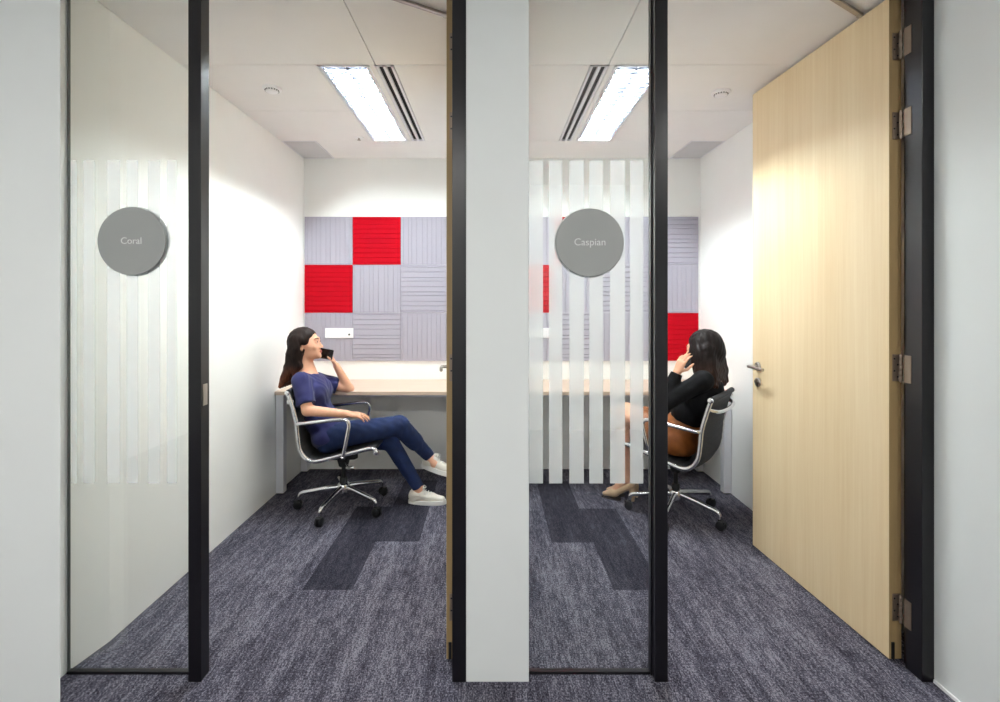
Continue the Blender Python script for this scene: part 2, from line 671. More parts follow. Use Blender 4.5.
# floor: every plank of the two rooms is cut, four planks are the dark kind
mb = MB()
DARK = [(-0.937, -0.690, 2.416, 3.40), (-0.690, -0.432, 2.905, 3.90), (0.352, 0.600, 2.892, 3.88), (0.600, 0.850, 2.416, 3.37)]
xs = sorted({-3.4, -0.937, -0.690, -0.432, 0.352, 0.600, 0.850, 2.0})
ys = sorted({-1.8, 2.416, 2.892, 2.905, 3.37, 3.40, 3.88, 3.90, 4.3})
gid = {}
for i in range(len(xs) - 1):
    for j in range(len(ys) - 1):
        x0, x1, y0, y1 = xs[i], xs[i + 1], ys[j], ys[j + 1]
        cx, cy = (x0 + x1) / 2, (y0 + y1) / 2
        dk = any(a <= cx <= b and c <= cy <= d for a, b, c, d in DARK)
        mb.add([(x0, y0, 0), (x1, y0, 0), (x1, y1, 0), (x0, y1, 0)], [(0, 1, 2, 3)], 1 if dk else 0)
mb.box(-3.4, 2.0, -1.8, 4.3, -0.12, -0.004, 0)
struct(mb.build('floor', [M['carpet'], M['carpet_dark']]), 'grey-blue streaked carpet plank floor with a few darker planks', 'floor')

struct(MB().box(LX - 0.15, RX + 0.2, BY, BY + 0.12, 0, 2.9).build('wall_back', M['wall']), 'white back wall of both meeting rooms behind the felt tiles', 'wall')
mb = MB().prism([(LX - 0.12, 1.80), (-1.630, 1.80), (-1.629, 1.886), (LX, 2.05), (LX, BY), (LX - 0.12, BY)], 0, 2.9)
struct(mb.build('wall_left', M['wall']), 'white left side wall of the left meeting room', 'wall')
struct(MB().box(RX, RX + 0.12, 1.93, BY, 0, 2.9).build('wall_right', M['wall']), 'white right side wall of the room behind the open wooden door', 'wall')
struct(MB().box(PX0, PX1, 1.93, BY, 0, 2.9).build('wall_middle', M['wall']), 'thin white wall between the two meeting rooms', 'wall')
struct(MB().box(CX0, CX1, FY, 1.95, 0, 2.9).build('wall_pier', M['wall_hall'], bevel=0.003), 'white pier between the two glazed room fronts', 'wall')
struct(MB().prism([(-1.52, 1.725), (-1.66, 1.87), (-1.72, 2.0), (-3.3, 2.0), (-3.3, 1.725)], 0, 2.9).build('wall_front', M['wall_hall']), 'white corridor wall at the left edge beside the glass', 'wall')
struct(MB().box(1.652, RX + 0.12, -1.7, 1.93, 0, 2.9).build('wall_corridor', M['wall_hall']), 'white corridor side wall right of the black door frame', 'wall')
struct(MB().box(-3.4, 1.652, -1.8, -1.68, 0, 2.9).build('wall_opposite', M['wall_hall']), 'white corridor wall facing the meeting rooms', 'wall')
struct(MB().box(-3.4, -3.3, -1.68, 1.8, 0, 2.9).build('wall_end', M['wall_hall']), 'white wall closing the corridor', 'wall')
struct(MB().box(1.646, 1.652, -1.68, 1.828, 0.0, 0.012).build('baseboard_right', M['plate']), 'thin white bead along the foot of the corridor wall', 'baseboard')

# ceilings: panels with open joints and a slab above them
mb = MB()


def cpanel(x0, x1, y0, y1, g=0.0022):
    mb.box(x0 + g, x1 - g, y0 + g, y1 - g, H, H + 0.016, 0)


R0, R1, R2, R3, R4 = 1.92, 2.522, 3.13, 3.713, BY - 0.001
for s, wx, mx in ((-1, LX, PX0), (1, RX, PX1)):
    def cp(xa, xb, y0, y1):
        cpanel(min(xa, xb), max(xa, xb), y0, y1)
    cp(wx, s * 0.60, R0, R1)
    cp(s * 0.60, mx, R0, R1)
    cp(wx, s * 0.905, R1, R2)
    cp(wx, s * 0.905, R2, R3)
    cp(s * 0.635, s * 0.606, R1, R3)
    cp(s * 0.508, mx, R1, R3)
    cp(wx - s * 0.262, mx, R3, R4)
mb.box(LX - 0.1, RX + 0.1, 1.86, BY + 0.05, 2.80, 2.86, 1)
struct(mb.build('ceiling', [M['ceil'], M['ceil_dark']]), 'white panel ceiling with thin joints over the meeting rooms', 'ceiling')
struct(MB().box(-3.4, 1.9, -1.8, 1.86, 2.72, 2.78).build('ceiling_corridor', M['ceil']), 'white ceiling of the corridor', 'ceiling')

# black frames
t1 = MB().box(-1.135, -1.087, FY, 1.884, 0, H + 0.06).build('trim_1', M['black'], bevel=0.0015)
struct(t1, 'black door post between the Coral glass and the left doorway', 'post')
sp = MB().box(-1.0875, -1.0845, 1.842, 1.868, 1.03, 1.11).build('strike_plate', M['steel'], t1)
sp['label'] = 'steel strike plate'
t2 = MB().box(-0.149, CX0, FY, 1.905, 0, H + 0.06).build('trim_2', M['black'], bevel=0.0015)
struct(t2, 'black hinge post between the left doorway and the white pier', 'post')
t3 = MB().box(0.609, 0.657, FY, 1.900, 0, H + 0.06).box(0.6035, 0.609, 1.862, 1.892, 0, H + 0.06).build('trim_3', M['black'], bevel=0.0015)
struct(t3, 'black door post between the Caspian glass and the right doorway', 'post')
t4 = MB().box(1.606, 1.652, FY, 1.905, 0, H + 0.06).box(1.622, 1.652, 1.905, 1.93, 0, H + 0.06).build('trim_4', M['black'], bevel=0.0015)
struct(t4, 'black hinge post at the right edge beside the open wooden door', 'post')
t5 = MB().box(-1.63, CX0, FY + 0.004, 1.90, H + 0.012, 2.85).box(CX1, 1.652, FY + 0.004, 1.90, H + 0.012, 2.85).build('trim_5', M['black'])
struct(t5, 'black head rail over the doors and glass', 'rail')


def window(name, x0, x1, label, stripes):
    w = empty(name, ((x0 + x1) / 2, 1.88, 0))
    struct(w, label, 'window')
    ox = (x0 + x1) / 2

    def loc(m):
        m.v = [(a - ox, b - 1.88, c) for a, b, c in m.v]
        return m
    loc(MB().box(x0, x1, 1.874, 1.886, 0.008, H + 0.02)).build('glass_pane', M['glass'], w)
    loc(MB().box(x0, x1, 1.868, 1.888, 0, 0.010)).build('bottom_rail', M['black'], w, bevel=0.001)
    m = MB()
    for a, b in stripes:
        xa, xb = (a - CX) / F * 1.887, (b - CX) / F * 1.887
        xa, xb = max(xa, x0 + 0.002), min(xb, x1 - 0.002)
        if xb > xa:
            m.box(xa, xb, 1.8863, 1.8871, 0.7216, 1.965)
    fl = loc(m).build('frosted_stripe', M['film'], w)
    fl['label'] = 'frosted vertical film stripes'
    return w


st_r = [(524 + 20.3 * k - 1.5, 524 + 20.3 * k + 13.2) for k in range(0, 1)]
st_r = [(529, 543), (549, 562.3), (569.3, 583.8), (589.3, 603), (610, 625), (630, 643.2), (648.6, 660)]
st_l = [(69, 77), (83.5, 95), (107, 120), (126.5, 138), (148, 160), (167, 177)]
w1 = window('window_1', -1.622, -1.135, 'clear fixed glass panel of the left room with the Coral sign', st_l)
w2 = window('window_2', CX1, 0.609, 'clear fixed glass panel of the right room with frosted stripes', st_r)
g = MB().box(-0.0040, -0.0022, -0.006, 0.006, 0, H)
g.v = [(a - 0.2415, b, c) for a, b, c in g.v]
g.build('gasket', M['gasket'], w1)


# ------------------------------------------------------------------ doors
DU = Vector((-0.0585, 0.9983, 0))
DV = Vector((0.9983, 0.0585, 0))
DT = 0.051           # leaf thickness


def door(name, hx, label):
    e = empty(name, (hx, 1.938, 0))
    struct(e, label, 'door')

    def q(s, t, z):
        p = DU * s + DV * t
        return (p.x, p.y, z)

    def slab(m, s0, s1, t0, t1_, z0, z1, mi=0):
        vs = [q(s, t, z) for z in (z0, z1) for t in (t0, t1_) for s in (s0, s1)]
        m.add(vs, [(0, 2, 3, 1), (4, 5, 7, 6), (0, 1, 5, 4), (2, 6, 7, 3), (0, 4, 6, 2), (1, 3, 7, 5)], mi)
        return m
    m = slab(MB(), 0.0015, 0.9145, 0, DT, 0.008, 2.625)
    slab(m, 0, 0.0015, 0.0005, DT - 0.0005, 0.008, 2.625, 1)
    slab(m, 0.9145, 0.916, 0.0005, DT - 0.0005, 0.008, 2.625, 1)
    m.build('door_leaf', [M['wood'], M['door_edge']], e)
    seal = slab(MB(), -0.0035, 0.0, 0.008, 0.020, 0.010, 0.075).build('drop_seal', M['blackplastic'], e)
    seal['label'] = 'small black drop seal end'
    for zc in (2.430, 2.117, 1.160, 0.213):
        hm = slab(MB(), -0.0025, 0.0005, 0.012, 0.046, zc - 0.053, zc + 0.053)
        ex = 1.606 - hx                                             # jamb face, relative to the hinge corner
        hm.box(ex - 0.0025 if hx > 0 else 0.0285, ex + 0.0005 if hx > 0 else 0.0315, -0.062, -0.030, zc - 0.053, zc + 0.053)
        for k in range(5):
            z0 = zc - 0.053 + k * 0.0213
            hm.lathe([(0.0055, 0), (0.0062, 0.0012), (0.0062, 0.0192), (0.0055, 0.0204)], (0.034 if hx > 0 else 0.030, -0.014, z0), (0, 0, 1), 12)
        hm.lathe([(0.004, 0), (0.004, 0.112)], (0.034 if hx > 0 else 0.030, -0.014, zc - 0.056), (0, 0, 1), 10)
        hg = hm.build('hinge', M['hinge'], e, smooth=True)
        sc = MB()
        for k in (-0.036, -0.012, 0.012, 0.036):
            c = q(-0.003, 0.019 if k in (-0.012, 0.036) else 0.033, zc + k)
            sc.lathe([(0.0035, 0), (0.003, 0.0012)], c, (0, -1, 0), 10)
        sc.build('screw', M['blackplastic'], hg)
    # lever handles on both faces: rose, neck, lever
    for t, sg in ((0.0, -1), (DT, 1)):
        def hq(s, off, z):
            p = DU * s + DV * (t + sg * off)
            return (p.x, p.y, z)
        ax = DV * sg
        hd = MB()
        zz = 1.052
        hd.lathe([(0.0255, 0), (0.0255, 0.006), (0.023, 0.009)], hq(0.862, 0, zz), ax, 28)
        hd.tube([hq(0.862, 0.006, zz), hq(0.862, 0.050, zz)], 0.0095, 14)
        hd.tube(bez([hq(0.868, 0.054, zz), hq(0.84, 0.056, zz), hq(0.79, 0.057, zz - 0.001), hq(0.735, 0.054, zz - 0.003)], 5), 0.0092, 14)
        ho = hd.build('lever_handle', M['steel'], e, smooth=True)
        ky = MB().lathe([(0.0255, 0), (0.0255, 0.006), (0.023, 0.009)], hq(0.862, 0, 0.962), ax, 28)
        ky.lathe([(0.0085, 0), (0.0085, 0.016)], hq(0.862, 0.004, 0.966), ax, 16)
        ko = ky.build('lock_rose', M['steel'], e, smooth=True)
        kk = MB()
        p = hq(0.862, 0.0205, 0.966)
        kk.box(p[0] - 0.001, p[0] + 0.001, p[1] - 0.0012, p[1] + 0.0012, 0.960, 0.972)
        kk.build('keyhole', M['slot'], ko)
    # closer arm from the top of the leaf towards the head rail
    a0 = Vector((-0.016, 0.132, 2.631)) if hx > 0 else Vector((-0.016, 0.132, 2.631))
    a1 = a0 + Vector((-0.44, -0.262, 0))
    d = (a1 - a0).normalized()
    n = Vector((-d.y, d.x, 0))
    ca = MB()
    for w_, z0, z1, mi in ((0.009, 2.6265, 2.6375, 0),):
        pts = [a0 + n * w_, a0 - n * w_, a1 - n * w_, a1 + n * w_]
        ca.prism([(p.x, p.y) for p in pts], z0, z1, mi)
    ca.lathe([(0.013, 0), (0.013, 0.010)], (a0.x, a0.y, 2.6255), (0, 0, 1), 16)
    co = ca.build('closer_arm', M['steel'], e)
    return e


d1 = door('door_1', -0.180, 'beech door of the left room swung open and seen on its edge')
d2 = door('door_2', 1.571, 'large beech veneer door of the right room standing open')


# ------------------------------------------------------------------ round name signs
def sign(px, py, text, width_px, label):
    Y = 1.868
    c = P(px, py, Y)
    e = empty('room_sign', (c[0], 1.8738, c[2] - 0.13))
    thing(e, label, 'sign', 'round room name signs on the glass')
    MB().lathe([(0.1275, 0), (0.1302, 0.002), (0.1302, 0.0045), (0.129, 0.0058)], (0, 0, 0.13), (0, -1, 0), 96).build('sign_disc', M['sign'], e, smooth=True)
    MB().lathe([(0.1345, 0), (0.1345, 0.0006)], (0, 0.0129, 0.13), (0, 1, 0), 96).build('backing', M['backing'], e)
    cu = bpy.data.curves.new('text', 'FONT')
    cu.body = text
    cu.size = 0.032
    cu.extrude = 0.0006
    cu.align_x = 'CENTER'
    cu.align_y = 'CENTER'
    cu.resolution_u = 6
    tmp = bpy.data.objects.new('text', cu)
    COL.objects.link(tmp)
    dg = bpy.context.evaluated_depsgraph_get()
    me = bpy.data.meshes.new_from_object(tmp.evaluated_get(dg))
    bpy.data.objects.remove(tmp)
    w = max(v.co.x for v in me.vertices) - min(v.co.x for v in me.vertices)
    k = width_px / F * Y / w
    for v in me.vertices:
        v.co = Vector((v.co.x * k, -0.0061 - v.co.z, v.co.y * k + 0.13))
    me.materials.clear()
    me.materials.append(M['letter'])
    o = bpy.data.objects.new('lettering', me)
    COL.objects.link(o)
    o.parent = e
    o['label'] = 'pale lettering'


sign(131.3, 241, 'Coral', 20.5, 'round grey sign lettered Coral on the left glass panel')
sign(590, 242.3, 'Caspian', 31, 'round grey sign lettered Caspian on the right glass panel')


# ------------------------------------------------------------------ ceiling fittings
def troffer(xc, label):
    e = empty('ceiling_light', (xc, (R1 + R3) / 2, H))
    thing(e, label, 'ceiling light', 'recessed ceiling lights in the meeting rooms')
    W, L = 0.268, R3 - R1 - 0.006
    w, l, d = W / 2, L / 2, 0.085
    m = MB()
    m.box(-w, w, -l, l, d, d + 0.004)
    m.box(-w, -w + 0.004, -l, l, 0, d)
    m.box(w - 0.004, w, -l, l, 0, d)
    m.box(-w, w, -l, -l + 0.004, 0, d)
    m.box(-w, w, l - 0.004, l, 0, d)
    m.build('housing', M['reflector'], e)
    m = MB()
    for x in (-w + 0.001, w - 0.015):
        m.box(x, x + 0.014, -l, l, -0.002, 0.003)
    for y in (-l, l - 0.014):
        m.box(-w, w, y, y + 0.014, -0.002, 0.003)
    m.build('rim', M['white_steel'], e)
    for x in (-0.064, 0.064):
        t = MB().tube([(x, -l + 0.03, 0.046), (x, l - 0.03, 0.046)], 0.0085, 14).build('lamp_tube', M['tube'], e, smooth=True)
        for y0, y1 in ((-l + 0.008, -l + 0.03), (l - 0.03, l - 0.008)):
            MB().tube([(x, y0, 0.046), (x, y1, 0.046)], 0.0085, 14).build('end_cap', M['white_steel'], t, smooth=True)
    m = MB()
    # parabolic louver: long vanes and cross blades
    for x, hw in ((-w + 0.022, 0.008), (0, 0.012), (w - 0.022, 0.008)):
        m.add([(x - hw, -l + .015, 0.040), (x, -l + .015, 0.002), (x + hw, -l + .015, 0.040), (x - hw, l - .015, 0.040), (x, l - .015, 0.002), (x + hw, l - .015, 0.040)],
              [(0, 1, 4, 3), (1, 2, 5, 4), (0, 3, 5, 2), (0, 2, 1), (3, 4, 5)])
    nb = 20
    for k in range(1, nb):
        y = -l + (2 * l) * k / nb
        for x0, x1 in ((-w + 0.022, 0), (0, w - 0.022)):
            m.add([(x0, y - 0.005, 0.022), (x0, y, 0.003), (x0, y + 0.005, 0.022), (x1, y - 0.005, 0.022), (x1, y, 0.003), (x1, y + 0.005, 0.022)],
                  [(0, 1, 4, 3), (1, 2, 5, 4), (0, 3, 5, 2)])
    m.build('louver', M['louver'], e)
    return e


troffer(-0.770, 'recessed louvered ceiling light in the left room')
troffer(0.770, 'recessed louvered ceiling light seen above the Caspian glass')


def slot_diffuser(xc, label):
    e = empty('air_slot_diffuser', (xc, (R1 + R3) / 2, H))
    thing(e, label, 'air vent', 'slot air diffusers in the ceilings')
    l = (R3 - R1) / 2 - 0.003
    m = MB()
    for x0, x1 in ((-0.0475, -0.033), (-0.009, 0.009), (0.033, 0.0475)):
        m.box(x0, x1, -l, l, -0.002, 0.014)
    for y in (-l, l - 0.012):
        m.box(-0.0475, 0.0475, y, y + 0.012, -0.002, 0.014)
    m.build('diffuser_frame', M['white_steel'], e)
    for x in (-0.021, 0.021):
        MB().box(x - 0.0125, x + 0.0125, -l + 0.01, l - 0.01, 0.010, 0.03).build('slot', M['slot'], e)


slot_diffuser(-0.557, 'black double-slot air diffuser beside the left room ceiling light')
slot_diffuser(0.557, 'black double-slot air diffuser beside the right room ceiling light')


def detector(px, py, label):
    Y = (H - EYE) * F / (CY - py)
    p = P(px, py, Y)
    e = empty('smoke_detector', (p[0], Y, H))
    thing(e, label, 'smoke detector', 'round ceiling detectors')
    MB().lathe([(0.052, 0), (0.052, -0.010), (0.046, -0.013)], (0, 0, 0), (0, 0, 1), 36).build('base', M['plate'], e, smooth=True)
    MB().lathe([(0.036, -0.012), (0.035, -0.020), (0.026, -0.026), (0.01, -0.028)], (0, 0, 0), (0, 0, 1), 32).build('sensor_head', M['plate'], e, smooth=True)
    m = MB()
    for k in range(16):
        a = k * math.pi / 8
        m.box(0.0362 * math.cos(a) - 0.002, 0.0362 * math.cos(a) + 0.002, 0.0362 * math.sin(a) - 0.002, 0.0362 * math.sin(a) + 0.002, -0.019, -0.0135)
    m.build('sensor_slot', M['slot'], e)


detector(272, 88, 'round white smoke detector on the ceiling left of the light')
detector(721, 92, 'round white smoke detector on the ceiling near the wooden door')


def sprinkler(px, py, label):
    Y = (H - EYE) * F / (CY - py)
    p = P(px, py, Y)
    e = empty('ceiling_sprinkler', (p[0], Y, H))
    thing(e, label, 'sprinkler')
    MB().lathe([(0.034, 0), (0.032, -0.004), (0.018, -0.007)], (0, 0, 0), (0, 0, 1), 28).build('escutcheon', M['plate'], e, smooth=True)
    MB().lathe([(0.007, -0.006), (0.007, -0.018), (0.013, -0.019), (0.013, -0.021)], (0, 0, 0), (0, 0, 1), 18).build('deflector', M['steel'], e, smooth=True)


sprinkler(359, 137.5, 'small sprinkler head beside the back end of the left light')


def cvent(x0, x1, label):
    e = empty('ceiling_vent', ((x0 + x1) / 2, (R3 + R4) / 2, H))
    thing(e, label, 'ceiling vent', 'grey ceiling panels in the back corners')
    w, l = (x1 - x0) / 2, (R4 - R3) / 2
    MB().box(-w + 0.003, w - 0.003, -l + 0.003, l - 0.003, 0.002, 0.014).build('panel', M['vent'], e)
    m = MB()
    for x in (-w + 0.001, w - 0.009):
        m.box(x, x + 0.008, -l, l, -0.001, 0.012)
    for y in (-l + 0.001, l - 0.009):
        m.box(-w, w, y, y + 0.008, -0.001, 0.012)
    m.build('rim', M['white_steel'], e)


cvent(LX + 0.001, LX + 0.261, 'grey ceiling panel in the back corner of the left room')
cvent(RX - 0.261, RX - 0.001, 'grey ceiling panel in the back corner of the right room')


# ------------------------------------------------------------------ felt tiles
TS = 0.4075
TZ = 2.143


def felt(x0, ztop, red, vertical, label, room, seed):
    rnd = random.Random(seed)
    e_ = TS - 0.002
    n = 10
    gs = [(k + 0.5) / n * e_ + rnd.uniform(-0.006, 0.006) * (0.3 if red else 1) for k in range(n)]
    gw, gd, th = (0.0035, 0.006, 0.014) if not vertical else (0.003, 0.003, 0.014)
    prof = [(0.0, th - 0.002), (0.002, th)]
    for g_ in gs:
        prof += [(g_ - gw, th), (g_, th - gd), (g_ + gw, th)]
    prof += [(e_ - 0.002, th), (e_, th - 0.002)]
    m = MB()
    k = len(prof)
    vs = []
    for b_ in (0.0, e_):
        for a_, t_ in prof:
            vs.append((a_, -t_, b_) if vertical else (b_, -t_, a_))
    vs2 = [(0, 0, 0), (e_, 0, 0), (0, 0, e_), (e_, 0, e_)] if vertical else [(0, 0, 0), (0, 0, e_), (e_, 0, 0), (e_, 0, e_)]
    fs = [(i, i + 1, i + 1 + k, i + k) for i in range(k - 1)]
    b0 = 2 * k
    fs.append(tuple(range(k)) + (b0 + 1, b0))
    fs.append(tuple(range(k, 2 * k)) + (b0 + 3, b0 + 2))
    fs.append((0, k, b0 + 2, b0))
    fs.append((k - 1, 2 * k - 1, b0 + 3, b0 + 1))
    fs.append((b0, b0 + 1, b0 + 3, b0 + 2))
    m.add(vs + vs2, fs)
    o = m.build('wall_mounted_felt_tile', M['felt_red'] if red else M['felt_grey'])
    o.location = (x0 + 0.001, BY - 0.0005, ztop - TS + 0.001)
    thing(o, label, 'wall tile', 'grooved felt tiles in the ' + room)


ROW = ('top', 'middle', 'bottom')
COLN = ('first', 'second', 'third', 'fourth')
for room, x0, reds in (('left room', LX + 0.011, {(1, 0), (0, 1)}), ('right room', RX - 0.022 - 4 * TS, {(1, 0), (0, 1), (2, 3)})):
    for r in range(3):
        for c in range(4):
            if room == 'left room' and c == 3:
                continue
            red = (r, c) in reds
            vert = (r + c) % 2 == 0
            if red:
                vert = False
            if room == 'left room':
                where = {0: 'against the left wall', 1: 'second from the left wall', 2: 'third from the left wall'}[c]
                lab = '%s grooved felt tile, %s row %s, behind seated woman in navy' % ('red' if red else 'grey', ROW[r], where)
            else:
                where = {0: 'fourth from right wall', 1: 'third from right wall', 2: 'second from right wall', 3: 'against the right wall'}[c]
                lab = '%s grooved felt tile, %s row %s, room with Caspian sign' % ('red' if red else 'grey', ROW[r], where)
            felt(x0 + c * TS, TZ - r * TS, red, vert, lab, room, r * 7 + c)


def socket(xl, label):
    e = empty('socket_plate', (xl + 0.119, BY - 0.0145, 1.115))
    thing(e, label, 'wall socket', 'white socket plates on the felt tiles')
    MB().box(-0.119, 0.119, -0.010, 0, 0, 0.084).build('plate', M['plate'], e, bevel=0.002)
    for k in (-1, 1):
        MB().box(k * 0.058 - 0.05, k * 0.058 + 0.05, -0.0115, -0.0095, 0.008, 0.076).build('faceplate', M['plate'], e, bevel=0.001)
    MB().lathe([(0.008, 0), (0.007, 0.003)], (0.085, -0.0115, 0.030), (0, -1, 0), 16).build('button', M['slot'], e)


socket(P(326, 300, BY)[0], 'white socket plate on the grey felt behind the woman in navy')
socket(RX - 0.022 - 4 * TS + 0.187, 'white socket plate on the felt behind the Caspian glass')


# ------------------------------------------------------------------ desks
def desk(x0, x1, label):
    e = empty('desk', ((x0 + x1) / 2, 3.88, 0))
    thing(e, label, 'desk', 'wall to wall desks')
    w = (x1 - x0) / 2
    y0, y1 = 3.60 - 3.88, BY - 0.002 - 3.88
    m = MB().box(-w, w, y0, y1, 0.735, 0.762)
    m.mi = [0, 0, 1, 1, 1, 1]
    m.mi[1] = 0
    m.build('desktop', [M['wood_desk'], M['desk_edge']], e, bevel=0.002)
    MB().box(-w + 0.05, w - 0.05, y0 + 0.11, y0 + 0.135, 0.70, 0.734).box(-w + 0.05, w - 0.05, y1 - 0.08, y1 - 0.055, 0.70, 0.734).build('rail', M['white_steel'], e)
    for s in (-1, 1):
        for ya in (y0 + 0.012, y1 - 0.085):
            l_ = MB().box(s * w - (0.004 if s < 0 else 0.060) * (1 if s > 0 else -1), s * w - (0.060 if s < 0 else 0.004) * (1 if s > 0 else -1), ya, ya + 0.06, 0.008, 0.735).build('leg', M['white_steel'], e, bevel=0.004)
            MB().box(s * (w - 0.032) - 0.02, s * (w - 0.032) + 0.02, ya + 0.01, ya + 0.05, 0, 0.009).build('foot', M['blackplastic'], l_)


desk(LX + 0.002, PX0 - 0.002, 'wall-to-wall pale wood desk behind the woman in navy')
desk(PX1 + 0.002, RX - 0.002, 'wall-to-wall pale wood desk in the right room behind the striped glass')


# ------------------------------------------------------------------ office chairs
PROF = [(-0.290, 0.832), (-0.262, 0.745), (-0.236, 0.645), (-0.227, 0.560), (-0.213, 0.468), (-0.178, 0.412), (-0.125, 0.388), (-0.034, 0.404), (0.057, 0.428), (0.160, 0.452), (0.235, 0.470), (0.268, 0.468), (0.284, 0.450)]


def make_chair():
    e = empty('office_chair')
    RW = 0.232
    prof = bez([(x, 0, z) for x, z in PROF], 6)
    for s in (-1, 1):
        o = MB().tube([(p.x, s * RW, p.z) for p in prof], 0.0135, 14, flat=((0, 1, 0), 0.7)).build('side_rail', M['chrome'], e, smooth=True)
        for p in (prof[0], prof[-1]):
            k = MB().lathe([(0.012, 0), (0.017, 0.003), (0.017, 0.010), (0.012, 0.013)], (p.x, s * (RW + 0.006), p.z), (0, s, 0), 20)
            k.build('end_cap', M['chrome'], o, smooth=True)
        arm = bez([(-0.222, s * 0.238, 0.634), (-0.20, s * 0.262, 0.640), (-0.063, s * 0.272, 0.656), (0.05, s * 0.272, 0.668), (0.098, s * 0.272, 0.664), (0.116, s * 0.271, 0.636), (0.108, s * 0.268, 0.585), (0.092, s * 0.262, 0.51), (0.074, s * 0.246, 0.440), (0.070, s * 0.236, 0.432)], 5)
        MB().tube(arm, 0.0125, 14, flat=((0, 1, 0), 1.0)).build('armrest', M['chrome'], e, smooth=True)
    # sling: ribbed sheet between the rails, sagging a little in the middle
    pr = bez([(x, 0, z) for x, z in PROF[:-1]], 14)
    nW = 12
    top, bot = [], []
    L = [0]
    for i in range(1, len(pr)):
        L.append(L[-1] + (pr[i] - pr[i - 1]).length)
    for i, p in enumerate(pr):
        t = (pr[min(i + 1, len(pr) - 1)] - pr[max(i - 1, 0)]).normalized()
        n = Vector((-t.z, 0, t.x))              # towards the sitter
        rib = 0.0035 * abs(math.sin(L[i] / 0.045 * math.pi))
        for j in range(nW + 1):
            v = -1 + 2 * j / nW
            sag = 0.020 * (1 - v * v)
            b = p - n * sag
            top.append(b + Vector((0, v * (RW - 0.006), 0)) + n * (0.006 + rib))
            bot.append(b + Vector((0, v * (RW - 0.006), 0)) - n * (0.006 + rib))
    m = MB()
    nn = len(pr)
    k = nW + 1
    fs = []
    for i in range(nn - 1):
        for j in range(nW):
            a = i * k + j
            fs.append((a, a + 1, a + 1 + k, a + k))
            a += nn * k
            fs.append((a, a + k, a + 1 + k, a + 1))
    o2 = nn * k
    for i in range(nn - 1):
        for j in (0, nW):
            a = i * k + j
            fs.append((a, a + k, a + k + o2, a + o2))
    for i in (0, nn - 1):
        for j in range(nW):
            a = i * k + j
            fs.append((a, a + 1, a + 1 + o2, a + o2))
    m.add(top + bot, fs)
    m.build('sling_seat', M['sling'], e, smooth=True, angle=80)
    # back roll at the top edge
    MB().tube([(-0.292, -RW + 0.01, 0.836), (-0.300, -0.1, 0.838), (-0.300, 0.1, 0.838), (-0.292, RW - 0.01, 0.836)], 0.016, 14).build('top_roll', M['sling'], e, smooth=True)
    # spreaders
    MB().tube(bez([(-0.262, -RW, 0.775), (-0.315, -0.17, 0.758), (-0.33, 0, 0.754), (-0.315, 0.17, 0.758), (-0.262, RW, 0.775)], 6), 0.012, 12).build('back_spreader', M['chrome'], e, smooth=True)
    MB().tube(bez([(0.06, -RW, 0.425), (0.05, -0.15, 0.392), (0.04, 0, 0.382), (0.05, 0.15, 0.392), (0.06, RW, 0.425)], 6), 0.014, 12).build('seat_spreader', M['chrome'], e, smooth=True)
    # tilt housing, lever, column
    m = MB()
    m.prism([(-0.075, -0.045), (0.085, -0.035), (0.10, 0), (0.085, 0.035), (-0.075, 0.045), (-0.09, 0)], 0.335, 0.385)
    m.lathe([(0.03, 0.28), (0.045, 0.335)], (0, 0, 0), (0, 0, 1), 20)
    m.build('tilt_housing', M['blackplastic'], e, bevel=0.006)
    m = MB().tube(bez([(0.03, -0.03, 0.36), (0.05, -0.12, 0.352), (0.09, -0.20, 0.345), (0.125, -0.235, 0.352)], 5), 0.0055, 10)
    m.lathe([(0.006, 0), (0.011, 0.005), (0.011, 0.03), (0.006, 0.036)], (0.115, -0.228, 0.348), (0.6, -0.6, 0.2), 14)
    m.build('tilt_lever', M['chrome'], e, smooth=True)
    MB().lathe([(0.026, 0.13), (0.026, 0.20), (0.024, 0.205), (0.014, 0.206), (0.014, 0.30)], (0, 0, 0), (0, 0, 1), 24).build('gas_lift', M['blackplastic'], e, smooth=True)
    MB().lathe([(0.026, 0.085), (0.042, 0.10), (0.044, 0.145), (0.038, 0.163), (0.028, 0.17)], (0, 0, 0), (0, 0, 1), 28).build('base_hub', M['chrome'], e, smooth=True)
    leg_pts = bez([(0.03, 0, 0.138), (0.12, 0, 0.130), (0.22, 0, 0.116), (0.285, 0, 0.107), (0.306, 0, 0.096), (0.312, 0, 0.075), (0.313, 0, 0.058)], 5)
    n = len(leg_pts)
    lm = MB().tube(leg_pts, [0.020 - 0.009 * i / (n - 1) for i in range(n)], 14, flat=((0, 1, 0), 0.85))
    first = None
    for kx in range(5):
        if first is None:
            o = lm.build('base_leg', M['chrome'], e, smooth=True)
            c = MB()
            for s in (-1, 1):
                c.lathe([(0.024, 0), (0.0285, 0.003), (0.0285, 0.015), (0.024, 0.018)], (0.322, s * 0.014 - 0.009, 0.0288), (0, 1, 0), 24)
            cw = c.build('caster', M['blackplastic'], o, smooth=True)
            fk = MB().lathe([(0.011, 0.03), (0.013, 0.05), (0.011, 0.064)], (0.313, 0, 0), (0, 0, 1), 16)
            fk.prism([(0.305, -0.016), (0.348, -0.014), (0.348, 0.014), (0.305, 0.016)], 0.044, 0.056)
            cf = fk.build('caster_fork', M['blackplastic'], o, smooth=True)
            first = (o, cw, cf)
        else:
            o = first[0].copy()
            COL.objects.link(o)
            o.parent = e
            for q in first[1:]:
                d = q.copy()
                COL.objects.link(d)
                d.parent = o
        o.rotation_euler = (0, 0, math.radians(186 + 72 * kx))
        o.scale = (0.95, 0.95, 1)
    return e


